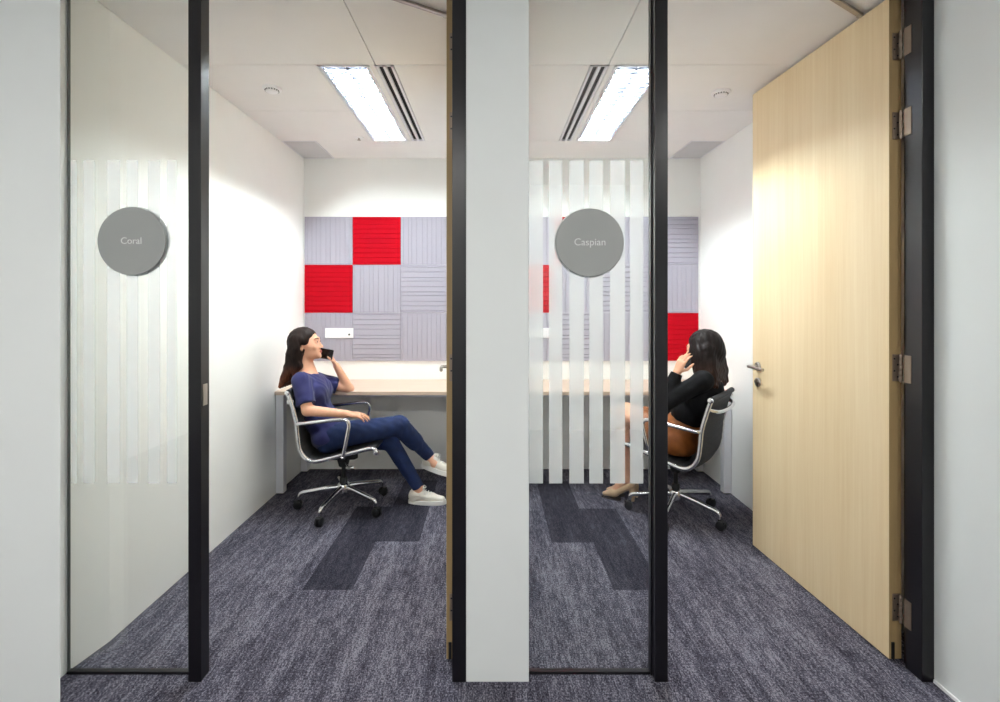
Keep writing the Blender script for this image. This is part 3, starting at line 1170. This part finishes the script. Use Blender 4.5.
def copy_tree(o, parent=None):
    c = o.copy()
    COL.objects.link(c)
    if parent is not None:
        c.parent = parent
    for ch in list(o.children):
        copy_tree(ch, c)
    return c


chair = make_chair()
chair2 = copy_tree(chair)
CH1 = (-1.030, 3.40)
CH2 = (1.232, 3.285)
HEAD2 = math.radians(140.3)
chair.location = (CH1[0], CH1[1], 0)
chair2.location = (CH2[0], CH2[1], 0)
chair2.rotation_euler = (0, 0, HEAD2)
tag(chair, 'aluminium office chair with black sling under the woman in navy', 'chair', 'aluminium office chairs')
tag(chair2, 'aluminium office chair turned away, under the woman in black', 'chair', 'aluminium office chairs')
for ch in chair2.children:
    if ch.name.startswith('base_leg'):
        ch.rotation_euler = (0, 0, ch.rotation_euler.z - math.radians(17))


# ------------------------------------------------------------------ people
def frame_rot(fwd, up=(0, 0, 1)):
    f = np.array(fwd, float)
    f /= np.linalg.norm(f)
    l = np.cross(np.array(up, float), f)
    l /= np.linalg.norm(l)
    u = np.cross(f, l)
    return np.stack([f, l, u], 1)         # columns: forward, left, up


def head_prims(S, c, R, s=1.0, skin=True):
    def W(x, y, z):
        return c + R @ (np.array([x, y, z]) * s)
    S.ell(W(-0.012, 0, 0.032), np.array([0.094, 0.074, 0.082]) * s, R, 0.02)
    S.ell(W(0.036, 0, -0.022), np.array([0.056, 0.060, 0.078]) * s, R, 0.025)
    S.ell(W(0.030, 0, -0.068), np.array([0.056, 0.050, 0.040]) * s, R, 0.02)
    S.ell(W(0.076, 0, -0.094), np.array([0.018, 0.020, 0.016]) * s, R, 0.02)
    for y in (-1, 1):
        S.ell(W(0.055, y * 0.040, -0.022), np.array([0.026, 0.020, 0.022]) * s, R, 0.02)
        S.ell(W(0.098, y * 0.030, 0.010), np.array([0.013, 0.018, 0.011]) * s, R, 0.012, sub=True)
        S.ell(W(0.0835, y * 0.030, 0.007), np.array([0.009, 0.016, 0.010]) * s, R, 0.004)
    S.ell(W(0.083, 0, 0.028), np.array([0.014, 0.044, 0.010]) * s, R, 0.015)
    S.cone(W(0.089, 0, 0.012), W(0.105, 0, -0.029), 0.0072 * s, 0.0090 * s, 0.010)
    S.ell(W(0.107, 0, -0.031), np.array([0.0090, 0.0092, 0.0078]) * s, R, 0.006)
    for y in (-1, 1):
        S.ell(W(0.097, y * 0.012, -0.036), np.array([0.010, 0.007, 0.007]) * s, R, 0.005)
    S.ell(W(0.0935, 0, -0.0575), np.array([0.0085, 0.021, 0.0055]) * s, R, 0.005)
    S.ell(W(0.0925, 0, -0.0680), np.array([0.0085, 0.018, 0.0062]) * s, R, 0.004)
    S.ell(W(0.099, 0, -0.0625), np.array([0.008, 0.026, 0.0014]) * s, R, 0.002, sub=True)
    for y in (-1, 1):
        Re = R @ np.array(Matrix.Rotation(math.radians(y * 18), 3, 'Z')) @ np.array(Matrix.Rotation(math.radians(-8), 3, 'Y'))
        S.ell(W(-0.010, y * 0.076, -0.012), np.array([0.018, 0.008, 0.030]) * s, Re, 0.008)
        S.ell(W(-0.006, y * 0.083, -0.008), np.array([0.009, 0.005, 0.017]) * s, Re, 0.004, sub=True)
    return W


def eyes_brows(parent, W, R, s=1.0):
    for y in (-1, 1):
        c = W(0.0815, y * 0.030, 0.007)
        m = MB()
        sph = []
        n1, n2 = 10, 16
        for i in range(n1 + 1):
            for k in range(n2):
                a, b = math.pi * i / n1, 2 * math.pi * k / n2
                d = np.array([math.cos(a), math.sin(a) * math.cos(b), math.sin(a) * math.sin(b)]) * np.array([0.0118, 0.0125, 0.0075]) * s
                sph.append(c + R @ d)
        fs = [(i * n2 + k, i * n2 + (k + 1) % n2, (i + 1) * n2 + (k + 1) % n2, (i + 1) * n2 + k) for i in range(n1) for k in range(n2)]
        m.add(sph, fs)
        m.mi = [1 if i < 3 * n2 else 0 for i in range(len(fs))]
        m.build('eye', [M['eye'], M['iris']], parent, smooth=True)
        m = MB()
        pts = [W(0.0965 - 0.018 * t * t, y * (0.014 + 0.036 * t), 0.0265 + 0.005 * math.sin(t * 2.6)) for t in np.linspace(0, 1, 7)]
        m.tube(pts, [0.002 * s, 0.0027 * s, 0.0028 * s, 0.0026 * s, 0.0022 * s, 0.0017 * s, 0.001 * s], 8)
        m.build('eyebrow', M['iris'], parent, smooth=True)


def lips_pick(W, R, s=1.0):
    c = W(0.098, 0, -0.0628)

    def pick(cen):
        q = (cen - c) @ R
        return ((q[:, 0] / 0.011) ** 2 + (q[:, 1] / 0.0215) ** 2 + (q[:, 2] / 0.0092) ** 2 < 1).astype(int)
    return pick


def finger(S, pts, r0, r1, k=0.003):
    n = len(pts)
    for i in range(n - 1):
        a, b = r0 + (r1 - r0) * i / (n - 1), r0 + (r1 - r0) * (i + 1) / (n - 1)
        S.cone(pts[i], pts[i + 1], a, b, k)


def hand(S, wrist, dirv, nrm, curl, side, thumb_curl=0.5, spread=0.16, size=0.92):
    """palm from the wrist along dirv; nrm = back of the hand; side=+1 when the thumb lies on the +(dirv x nrm) side;
    curl = list of four bend angles per joint (index..little)"""
    d = np.array(dirv, float)
    d /= np.linalg.norm(d)
    n = np.array(nrm, float)
    n -= d * (n @ d)
    n /= np.linalg.norm(n)
    t = np.cross(d, n) * side               # towards the thumb
    w = np.array(wrist, float)
    z = size
    for o in (-0.024, -0.008, 0.008, 0.024):
        S.cone(w + d * 0.012 * z + t * o * 0.7 * z, w + d * 0.078 * z + t * o * z, 0.0125 * z, 0.0105 * z, 0.010)
    lens = [(0.040, 0.024, 0.019), (0.044, 0.028, 0.020), (0.040, 0.026, 0.019), (0.031, 0.019, 0.016)]
    tips = []
    for i, o in enumerate((0.0255, 0.0085, -0.0085, -0.0250)):
        base = w + d * (0.080 - 0.003 * abs(i - 1.2)) * z + t * o * z
        ang = 0.0
        dd = d * math.cos(spread * (1.5 - i) / 1.5 * 0.6) + t * math.sin(spread * (1.5 - i) / 1.5 * 0.6)
        pts = [base]
        for j, L in enumerate(lens[i]):
            ang += curl[i] * (0.7, 1.0, 0.7)[j]
            v = dd * math.cos(ang) - n * math.sin(ang)
            pts.append(pts[-1] + v * L * z)
        finger(S, pts, 0.0082 * z, 0.0062 * z)
        tips.append(pts)
    tb = w + d * 0.022 * z + t * 0.022 * z - n * 0.004
    v1 = d * 0.62 + t * 0.70 - n * 0.30
    v1 /= np.linalg.norm(v1)
    v2 = d * 0.92 + t * (0.35 - 0.3 * thumb_curl) - n * (0.25 + 0.5 * thumb_curl)
    v2 /= np.linalg.norm(v2)
    p1 = tb + v1 * 0.040 * z
    p2 = p1 + v2 * 0.032 * z
    v3 = v2 - t * 0.25 * thumb_curl - n * 0.2 * thumb_curl
    v3 /= np.linalg.norm(v3)
    finger(S, [tb, p1, p2, p2 + v3 * 0.024 * z], 0.0115 * z, 0.0072 * z, 0.006)
    return d, n, t, tips


def phone(c, long_, wide, label, L=0.148, Wd=0.073, T=0.0085):
    """slab phone centred at c; long_ = long axis, wide = short axis in the screen plane"""
    a = np.array(long_, float)
    a /= np.linalg.norm(a)
    b = np.array(wide, float)
    b -= a * (a @ b)
    b /= np.linalg.norm(b)
    n = np.cross(a, b)
    e = empty('smartphone', tuple(c))
    tag(e, label, 'phone', 'black smartphones')

    def rr(l, w, r, seg=6):
        out = []
        for sx, sy, a0 in ((1, 1, 0), (-1, 1, 90), (-1, -1, 180), (1, -1, 270)):
            for i in range(seg + 1):
                t = math.radians(a0 + 90 * i / seg)
                out.append((sx * (l / 2 - r) + r * math.cos(t), sy * (w / 2 - r) + r * math.sin(t)))
        return out

    def ext(poly, h0, h1):
        k = len(poly)
        vs = [a * x + b * y + n * h for h in (h0, h1) for x, y in poly]
        return MB().add(vs, [tuple(range(k))[::-1], tuple(range(k, 2 * k))] + [(i, (i + 1) % k, (i + 1) % k + k, i + k) for i in range(k)])
    ext(rr(L, Wd, 0.009), -T / 2, T / 2).build('phone_body', M['phone_rim'], e, bevel=0.0012)
    ext(rr(L - 0.005, Wd - 0.005, 0.007), T / 2 - 0.0002, T / 2 + 0.0006).build('screen', M['phone'], e)
    ext(rr(L - 0.005, Wd - 0.005, 0.007), -T / 2 - 0.0006, -T / 2 + 0.0002).build('back_glass', M['phone'], e)
    return e


def sneaker(parent, ankle, fwd, up):
    """white lace-up sneaker; ankle = centre of the ankle, 0.105 over the sole"""
    R = frame_rot(fwd, up)
    A = np.array(ankle, float)

    def W(x, y, z):
        return A + R @ (np.array([x, y, z - 0.105]) * 1.06)
    S = SDF(A - 0.26, A + 0.26, 0.004)
    S.ell(W(-0.028, 0, 0.050), (0.042, 0.034, 0.046), R, 0.02)
    S.cone(W(-0.022, 0, 0.075), W(0.012, 0, 0.078), 0.033, 0.033, 0.02)
    S.cone(W(0.0, 0, 0.058), W(0.085, 0.002, 0.042), 0.037, 0.033, 0.02)
    S.cone(W(0.085, 0.002, 0.040), W(0.152, 0.003, 0.032), 0.036, 0.027, 0.02, flat=(R[:, 2], 0.85))
    S.ell(W(0.0, 0, 0.125), (0.028, 0.024, 0.036), R, 0.006, sub=True)
    S.half(W(0, 0, 0.018), -R[:, 2])
    sh = S.mesh('sneaker', M['shoe'], parent)
    m = MB()
    out = []
    for i in range(40):
        t = 2 * math.pi * i / 40
        x = 0.058 + 0.128 * math.cos(t)
        y = (0.037 + 0.008 * math.cos(t - 0.5)) * math.sin(t) * (1.0 if abs(math.sin(t)) < 0.8 else 1.0)
        y = math.copysign(min(abs(y) * 1.15, 0.044), y)
        out.append((x, y))
    vs = [W(x, y, 0.0) for x, y in out] + [W(x * 1.01 - 0.0005, y * 1.02, 0.012) for x, y in out] + [W(0.058 + (x - 0.058) * 0.985, y * 0.98, 0.030) for x, y in out]
    k = 40
    fs = [tuple(range(k))[::-1], tuple(range(2 * k, 3 * k))]
    for r in range(2):
        fs += [(r * k + i, r * k + (i + 1) % k, r * k + (i + 1) % k + k, r * k + i + k) for i in range(k)]
    m.add(vs, fs)
    m.build('sole', M['rubber'], sh, smooth=True, angle=50)
    m = MB()
    for i in range(5):
        x = 0.030 + 0.017 * i
        z = 0.098 - 0.0068 * i
        m.tube(bez([W(x - 0.005, -0.024, z - 0.016), W(x, -0.012, z - 0.002), W(x + 0.003, 0, z + 0.002), W(x, 0.012, z - 0.002), W(x - 0.005, 0.024, z - 0.016)], 3), 0.0030, 7)
    m.tube(bez([W(0.030, 0, 0.101), W(0.032, -0.018, 0.118), W(0.045, -0.028, 0.102), W(0.032, -0.006, 0.100)], 5), 0.0026, 7)
    m.tube(bez([W(0.030, 0, 0.101), W(0.032, 0.018, 0.118), W(0.045, 0.028, 0.102), W(0.032, 0.006, 0.100)], 5), 0.0026, 7)
    m.build('shoelace', M['rubber'], sh, smooth=True)
    MB().tube([W(-0.012, 0, 0.092), W(0.004, 0, 0.096), W(0.024, 0, 0.104), W(0.032, 0, 0.116)], [0.02, 0.021, 0.019, 0.012], 14, flat=(tuple(R[:, 0] * 0.6 + R[:, 2] * 0.8), 0.35)).build('tongue', M['shoe'], sh, smooth=True)
    return sh


# ---- woman in navy -------------------------------------------------
def woman_navy():
    Yc = 3.42
    Hc = P(306, 344.5, Yc)
    tilt = math.radians(9)
    R = frame_rot((math.cos(tilt), 0.03, math.sin(tilt)), (-math.sin(tilt), 0, math.cos(tilt)))
    lo, hi = (-1.56, 3.0, 0.0), (-0.30, 3.80, 1.30)
    S = SDF(lo, hi, 0.005)
    # joints
    shN, shF = P(301, 381, 3.265), P(318, 381, 3.565)
    elN = P(307.5, 410.5, 3.20)
    wrN = P(347, 414, 3.235)
    elF = P(349, 388.5, 3.63)
    wrF = P(336.5, 366, 3.575)
    chest, waist, pelv = P(313, 393, Yc), P(321, 418, Yc), P(331, 437, Yc)
    hipN, hipF = P(334, 436, 3.345), P(334, 437, 3.50)
    knN, knF = P(399, 425.5, 3.36), P(390, 441, 3.49)
    anN, anF = P(428.5, 455.5, 3.58), P(417.5, 486, 3.46)
    lean = chest - pelv
    RT = frame_rot(np.cross((0, 1, 0), lean) * 1.0, lean)
    # body
    S.ell(chest, (0.095, 0.150, 0.135), RT, 0.03)
    S.ell(waist, (0.088, 0.125, 0.10), RT, 0.03)
    S.ell(pelv, (0.105, 0.155, 0.10), RT, 0.03)
    S.cone(shN, shF, 0.046, 0.046, 0.05)
    W = lambda x, y, z: Hc + R @ np.array([x, y, z])
    nb = P(306.5, 374, Yc)
    S.cone(W(-0.022, 0, -0.055), nb, 0.050, 0.056, 0.02)
    S.cone(nb, chest, 0.058, 0.07, 0.05)
    S.cone(shN, elN, 0.044, 0.036, 0.02)
    S.cone(elN, wrN, 0.037, 0.0245, 0.012)
    S.cone(shF, elF, 0.044, 0.036, 0.02)
    S.cone(elF, wrF, 0.036, 0.0240, 0.012)
    S.cone(hipN, knN, 0.078, 0.052, 0.02)
    S.cone(hipF, knF, 0.078, 0.052, 0.02)
    S.cone(knN, anN, 0.05, 0.034, 0.02)
    S.cone(knF, anF, 0.05, 0.034, 0.02)
    fN = np.array([0.93, -0.25, -0.20])
    S.cone(anN, anN + fN * 0.05 - np.array([0, 0, 0.04]), 0.034, 0.036, 0.02)
    S.cone(anF, anF + np.array([0.02, 0, -0.06]), 0.034, 0.036, 0.02)
    Wh = head_prims(S, Hc, R)
    # near hand lying on the lap, far hand around the phone
    hand(S, wrN, (0.98, 0.10, -0.10), (0.12, -0.25, 1), [0.30, 0.32, 0.36, 0.42], -1, 0.4)
    PC = P(322.8, 353.4, 3.512)
    plong = np.array([0.97, 0.0, -0.17])
    pw = np.array([0.30, 0.10, 0.95])
    hand(S, wrF, (-0.50, -0.10, 0.86), (0.78, 0.55, 0.30), [0.55, 0.55, 0.55, 0.55], -1, 0.2, 0.1)
    body = S.mesh('person', [M['skin'], M['lips']], pick=lips_pick(Wh, R))
    tag(body, 'woman in navy top and blue jeans sitting cross-legged, holding a phone', 'person', 'people on the phone')
    eyes_brows(body, Wh, R)
    # navy top
    T = SDF(lo, hi, 0.005)
    T.ell(chest, (0.112, 0.164, 0.140), RT, 0.03)
    T.ell(chest + RT @ np.array([0.045, -0.065, 0.0]), (0.072, 0.072, 0.070), RT, 0.03)
    T.ell(chest + RT @ np.array([0.045, 0.065, 0.0]), (0.072, 0.072, 0.070), RT, 0.03)
    T.ell(waist, (0.112, 0.145, 0.11), RT, 0.04)
    T.ell(pelv + RT @ np.array([0.012, 0, 0.022]), (0.134, 0.174, 0.095), RT, 0.03)
    T.cone(pelv + RT @ np.array([0.05, -0.05, 0.03]), pelv + RT @ np.array([0.05, 0.05, 0.03]), 0.092, 0.092, 0.03)
    T.cone(shN, shF, 0.056, 0.056, 0.05)
    dn = (elN - shN) / np.linalg.norm(elN - shN)
    T.cone(shN, elN, 0.056, 0.064, 0.02, cut=[(shN + (elN - shN) * 0.80, dn)])
    df = (elF - shF) / np.linalg.norm(elF - shF)
    T.cone(shF, elF, 0.058, 0.060, 0.02, cut=[(shF + (elF - shF) * 0.62, df)])
    T.ell(nb + np.array([0.012, 0, 0.040]), (0.085, 0.098, 0.060), RT, 0.004, sub=True)
    T.warp(lambda X, Y, Z: 0.0022 * np.sin(55 * (X * 0.7 + Z) + 9 * Y) * np.sin(21 * Y + 30 * X) + 0.0016 * np.sin(90 * Z - 40 * X + 6 * np.sin(30 * Y)))
    T.mesh('navy_top', M['navy'], body)
    # jeans
    J = SDF(lo, hi, 0.005)
    J.ell(pelv + RT @ np.array([0.01, 0, -0.02]), (0.112, 0.162, 0.085), RT, 0.03)
    J.cone(hipN, knN, 0.092, 0.066, 0.02)
    J.cone(hipF, knF, 0.088, 0.062, 0.015)
    dN = (anN - knN) / np.linalg.norm(anN - knN)
    dF = (anF - knF) / np.linalg.norm(anF - knF)
    J.cone(knN, anN, 0.062, 0.042, 0.015, cut=[(anN + dN * 0.018, dN)])
    J.cone(knN, knN + (anN - knN) * 0.5, 0.058, 0.056, 0.03)
    J.cone(knF, anF, 0.061, 0.042, 0.015, cut=[(anF + dF * 0.015, dF)])
    J.half(pelv + RT @ np.array([0, 0, 0.085]), RT[:, 2])
    J.warp(lambda X, Y, Z: 0.0016 * np.sin(70 * X + 60 * Z + 4 * np.sin(40 * Y)) * np.sin(33 * Z - 21 * X))
    J.mesh('jeans', M['jeans'], body)
    sneaker(body, anN + np.array([0.034, 0.0, 0.006]), fN, (0.20, 0.0, 0.98))
    sneaker(body, np.array([anF[0] + 0.008, anF[1], 0.106]), (1, -0.04, 0), (0, 0, 1))
    # hair
    Hh = SDF((-1.56, 3.22, 0.70), (-1.12, 3.62, 1.30), 0.004)
    Hh.ell(W(-0.018, 0, 0.036), (0.102, 0.083, 0.090), R, 0.02)
    Hh.ell(W(-0.05, 0, -0.01), (0.070, 0.080, 0.085), R, 0.03)
    a = P(294, 352, Yc)
    pts = [P(299.5, 340, Yc), P(296.5, 354, Yc), P(294, 366, Yc), P(289, 377, Yc), P(285, 385, Yc)]
    for dy, wv in ((-0.050, 1), (-0.026, 1), (0, 1), (0.026, 1), (0.052, 1)):
        q = [p + np.array([0.004 * math.sin(40 * dy), dy * (1.0 + 0.1 * i), 0]) for i, p in enumerate(pts)]
        Hh.chain(q, [0.046, 0.044, 0.038, 0.029, 0.013], 0.012)
    for sgn in (-1, 1):     # locks behind each ear down to the shoulder
        Hh.chain([W(-0.012, sgn * 0.066, 0.03), W(-0.035, sgn * 0.078, -0.02), W(-0.045, sgn * 0.072, -0.075), P(299, 366, Yc + sgn * 0.075), P(294, 374, Yc + sgn * 0.085)], [0.024, 0.022, 0.022, 0.019, 0.010], 0.035)
    # face opening
    Hh.ell(W(0.090, 0, -0.034), (0.076, 0.095, 0.100), R, 0.012, sub=True)
    Hh.ell(W(0.008, -0.088, -0.020), (0.024, 0.03, 0.026), R, 0.01, sub=True)
    Hh.ell(W(0.008, 0.088, -0.020), (0.024, 0.03, 0.026), R, 0.01, sub=True)
    Hh.warp(lambda X, Y, Z: 0.0010 * np.sin(240 * Y + 30 * X + 10 * np.sin(12 * Z)) + 0.0008 * np.sin(210 * X + 60 * Z))
    Hh.mesh('hair', M['hair1'], body)
    phone(PC, plong, pw, 'black smartphone held by the woman in navy')


woman_navy()


# ---- woman in black ------------------------------------------------
def woman_black():
    fw = np.array([math.cos(HEAD2), math.sin(HEAD2), 0])
    lf = np.array([-fw[1], fw[0], 0])
    up = np.array([0, 0, 1.0])
    hip = np.array([CH2[0], CH2[1], 0.505]) - fw * 0.035
    chest = hip - fw * 0.150 + up * 0.30
    shc = hip - fw * 0.185 + up * 0.43
    lo, hi = (0.70, 2.85, 0.0), (1.64, 3.85, 1.30)
    Hc = P(703, 350, 3.19)
    hf = np.array([math.cos(math.radians(138)), math.sin(math.radians(138)), -0.08])
    R = frame_rot(hf, (0, 0, 1))
    S = SDF(lo, hi, 0.005)
    lean = chest - hip
    RT = frame_rot(fw + up * (lean @ fw) / -(lean @ up) * 1.0, lean)
    shL, shR = shc + lf * 0.155, shc - lf * 0.155
    elL = P(664, 404, 3.10)
    wrL = P(677, 372.5, 3.10)
    elR = shR + fw * 0.10 - up * 0.24 - lf * 0.03
    wrR = hip + fw * 0.26 + up * 0.12 - lf * 0.05
    waist = hip - fw * 0.05 + up * 0.14
    S.ell(chest, (0.092, 0.148, 0.135), RT, 0.03)
    S.ell(waist, (0.088, 0.125, 0.10), RT, 0.03)
    S.ell(hip, (0.11, 0.158, 0.09), RT, 0.03)
    S.cone(shL, shR, 0.046, 0.046, 0.05)
    W = lambda x, y, z: Hc + R @ np.array([x, y, z])
    nb = shc + up * 0.045
    S.cone(W(-0.022, 0, -0.055), nb, 0.050, 0.056, 0.02)
    S.cone(nb, chest, 0.058, 0.07, 0.05)
    S.cone(shL, elL, 0.042, 0.035, 0.02)
    S.cone(elL, wrL, 0.035, 0.024, 0.012)
    S.cone(shR, elR, 0.042, 0.035, 0.02)
    S.cone(elR, wrR, 0.035, 0.024, 0.012)
    hL, hR = hip + lf * 0.075 + fw * 0.03 + up * 0.03, hip - lf * 0.075 + fw * 0.03
    kL = P(623.5, 414, 3.48)
    kR = kL - lf * 0.115 + fw * 0.02
    aL = np.array([0.955, 3.50, 0.165])
    aR = aL - lf * 0.085 + fw * 0.01
    for a, k_, an in ((hL, kL, aL), (hR, kR, aR)):
        S.cone(a, k_, 0.080, 0.056, 0.02)
        S.cone(k_, k_ + (an - k_) * 0.4, 0.052, 0.050, 0.03)
        S.cone(k_ + (an - k_) * 0.3, an, 0.050, 0.033, 0.03)
    ft = np.array([math.cos(math.radians(152)), math.sin(math.radians(152)), 0])
    for an in (aL, aR):
        S.cone(an, an + ft * 0.085 + up * (0.045 - an[2]), 0.034, 0.026, 0.02)
        S.cone(an + ft * 0.085 + up * (0.045 - an[2]), an + ft * 0.140 + up * (0.030 - an[2]), 0.027, 0.018, 0.015)
        S.cone(an, an - ft * 0.030 - up * 0.035, 0.030, 0.026, 0.015)
    Wh = head_prims(S, Hc, R)
    hd = P(688, 346, 3.07) - wrL
    hand(S, wrL, hd / np.linalg.norm(hd), lf * 0.9 + fw * 0.25 - up * 0.1, [0.45, 0.45, 0.5, 0.55], 1, 0.2, 0.1)
    hand(S, wrR, fw * 0.8 + lf * 0.5 - up * 0.2, up, [0.3, 0.3, 0.35, 0.4], 1, 0.4)
    body = S.mesh('person', [M['skin'], M['lips']], pick=lips_pick(Wh, R))
    tag(body, 'woman in black top and brown skirt seen from behind, hand at her cheek', 'person', 'people on the phone')
    eyes_brows(body, Wh, R)
    # black long sleeved top
    T = SDF(lo, hi, 0.005)
    T.ell(chest, (0.108, 0.162, 0.140), RT, 0.03)
    for y in (-1, 1):
        T.ell(chest + RT @ np.array([0.045, y * 0.065, 0.0]), (0.068, 0.070, 0.068), RT, 0.03)
    T.ell(waist + up * 0.06, (0.104, 0.145, 0.08), RT, 0.04)
    T.ell(hip - fw * 0.05 + up * 0.17, (0.108, 0.150, 0.06), RT, 0.03)
    T.cone(shL, shR, 0.057, 0.057, 0.05)
    for sh_, el, wr in ((shL, elL, wrL), (shR, elR, wrR)):
        T.cone(sh_, el, 0.058, 0.050, 0.02)
        dd = (wr - el) / np.linalg.norm(wr - el)
        T.cone(el, wr, 0.049, 0.037, 0.015, cut=[(wr - dd * 0.005, dd)])
    T.ell(nb + up * 0.048 + fw * 0.03, (0.075, 0.080, 0.040), RT, 0.004, sub=True)
    T.warp(lambda X, Y, Z: 0.002 * np.sin(60 * Z + 30 * X + 5 * np.sin(25 * Y)) * np.sin(40 * Y - 25 * X))
    T.mesh('black_top', M['blackknit'], body)
    K = SDF(lo, hi, 0.005)
    K.ell(hip, (0.122, 0.170, 0.095), RT, 0.03)
    for a, k_ in ((hL, kL), (hR, kR)):
        d_ = (k_ - a) / np.linalg.norm(k_ - a)
        K.cone(a, k_, 0.106, 0.078, 0.05, cut=[(a + (k_ - a) * 0.74, d_)])
    K.ell(hip - fw * 0.02 + up * 0.10, (0.112, 0.158, 0.12), RT, 0.03)
    K.half(hip + RT @ np.array([0, 0, 0.19]), RT[:, 2])
    K.warp(lambda X, Y, Z: 0.002 * np.sin(50 * X + 45 * Z + 4 * np.sin(30 * Y)))
    K.mesh('brown_skirt', M['skirt'], body)
    # pumps
    for an in (aL, aR):
        Q = SDF(an - np.array([0.24, 0.24, 0.18]), an + np.array([0.24, 0.24, 0.10]), 0.004)
        Rf = frame_rot(ft)
        b = an + ft * 0.085 + up * (0.045 - an[2])
        Q.cone(an + up * -0.045 - ft * 0.032, b, 0.034, 0.034, 0.02, flat=(Rf[:, 2], 0.8))
        Q.cone(b, an + ft * 0.150 + up * (0.026 - an[2]), 0.034, 0.019, 0.02, flat=(Rf[:, 2], 0.8))
        Q.ell(an + ft * 0.035 + up * -0.018, (0.075, 0.026, 0.055), Rf, 0.006, sub=True)
        Q.cone(an - ft * 0.045 - up * 0.075, np.array([an[0], an[1], 0.004]) - ft * 0.050, 0.022, 0.012, 0.01)
        Q.half((0, 0, 0.006), (0, 0, -1))
        sh = Q.mesh('pump', M['pump'], body)
        m = MB()
        out = []
        for i in range(28):
            t = 2 * math.pi * i / 28
            out.append((0.105 + 0.072 * math.cos(t), (0.030 - 0.006 * math.cos(t)) * math.sin(t)))
        c0 = np.array([an[0], an[1], 0])
        vs = [c0 + ft * x + Rf[:, 1] * y + up * z for z in (0.0, 0.009) for x, y in out]
        m.add(vs, [tuple(range(28))[::-1], tuple(range(28, 56))] + [(i, (i + 1) % 28, (i + 1) % 28 + 28, i + 28) for i in range(28)])
        m.build('sole', M['sole'], sh)
    # hair
    Hh = SDF((1.10, 2.90, 0.72), (1.66, 3.45, 1.30), 0.004)
    Hh.ell(W(-0.020, 0, 0.040), (0.106, 0.092, 0.096), R, 0.02)
    Hh.ell(W(-0.05, 0, -0.02), (0.085, 0.096, 0.095), R, 0.03)
    base = [W(-0.052, 0, 0.0), W(-0.058, 0, -0.08), W(-0.070, 0, -0.15), W(-0.084, 0, -0.222)]
    for k in range(-3, 4):
        y = k * 0.027
        L = 1.0 - 0.05 * abs(k)
        q = [b + R[:, 1] * y * (1 + 0.15 * i) + up * (0.012 * (k % 2) * i / 3) for i, b in enumerate(base)]
        Hh.chain(q, [0.050, 0.046, 0.041, 0.020], 0.014)
    # locks over the cheeks and the near shoulder
    for sg in (-1, 1):
        Hh.chain([W(0.02, sg * 0.066, 0.055), W(0.022, sg * 0.090, 0.0), W(0.012, sg * 0.098, -0.07), W(0.0, sg * 0.105, -0.135), W(-0.005, sg * 0.112, -0.190)], [0.024, 0.023, 0.026, 0.024, 0.010], 0.035)
        Hh.chain([W(-0.03, sg * 0.085, -0.03), W(-0.035, sg * 0.100, -0.11), W(-0.03, sg * 0.125, -0.165), W(-0.03, sg * 0.135, -0.215)], [0.03, 0.03, 0.028, 0.010], 0.03)
        Hh.chain([W(-0.01, sg * 0.075, 0.05), W(-0.015, sg * 0.094, -0.02), W(-0.02, sg * 0.098, -0.10), W(-0.04, sg * 0.102, -0.19)], [0.026, 0.026, 0.028, 0.012], 0.035)
    Hh.ell(W(0.088, 0, -0.035), (0.078, 0.078, 0.10), R, 0.012, sub=True)
    Hh.warp(lambda X, Y, Z: 0.0011 * np.sin(230 * (X * 0.77 + Y * 0.64) + 10 * np.sin(14 * Z)) + 0.0010 * np.sin(190 * (X * 0.64 - Y * 0.77) + 8 * np.sin(11 * Z)))
    Hh.mesh('hair', M['hair2'], body)
    phone(W(0.050, 0.088, -0.045), R @ np.array([0.62, 0.05, -0.78]), R @ np.array([0.78, -0.25, 0.62]), 'black smartphone held to the cheek of the woman in black')


woman_black()


# ------------------------------------------------------------------ unseen lamps, added to light the corridor and the room fronts
def added_hall_lamp(x, y, lx, ly, label):
    e = empty('ceiling_light', (x, y, 2.72))
    thing(e, label, 'ceiling light', 'added unseen corridor lights')
    MB().box(-lx / 2, lx / 2, -ly / 2, ly / 2, -0.03, 0).build('housing', M['white_steel'], e)
    MB().box(-lx / 2 + 0.015, lx / 2 - 0.015, -ly / 2 + 0.015, ly / 2 - 0.015, -0.034, -0.03).build('diffuser', M['added_hall_lamp'], e)


added_hall_lamp(-1.15, -0.95, 2.2, 0.5, 'unseen flat light added to brighten the corridor before the left room')
added_hall_lamp(1.525, 0.2, 0.22, 1.2, 'unseen flat light added to brighten the corridor before the right room')

# ------------------------------------------------------------------ world, camera, view
w = bpy.data.worlds.new('World')
SC.world = w
w.use_nodes = True
w.node_tree.nodes['Background'].inputs['Color'].default_value = (0.9, 0.93, 1, 1)
w.node_tree.nodes['Background'].inputs['Strength'].default_value = 0.1

cam = bpy.data.cameras.new('camera')
co = bpy.data.objects.new('camera', cam)
COL.objects.link(co)
co.location = (0, 0, EYE)
co.rotation_euler = (math.radians(90), 0, 0)
cam.sensor_fit = 'HORIZONTAL'
cam.sensor_width = 36.0
cam.lens = F / 1000 * 36.0
cam.shift_x = (500 - CX) / 1000
cam.shift_y = -(351 - CY) / 1000
cam.clip_start = 0.02
SC.camera = co
SC.view_settings.view_transform = 'Standard'
SC.view_settings.look = 'None'
SC.view_settings.gamma = 1
SC.view_settings.use_curve_mapping = False
SC.view_settings.exposure = 0.0
SC.cycles.max_bounces = 14
SC.cycles.diffuse_bounces = 6
SC.cycles.transparent_max_bounces = 16
SC.cycles.caustics_reflective = False
SC.cycles.caustics_refractive = False
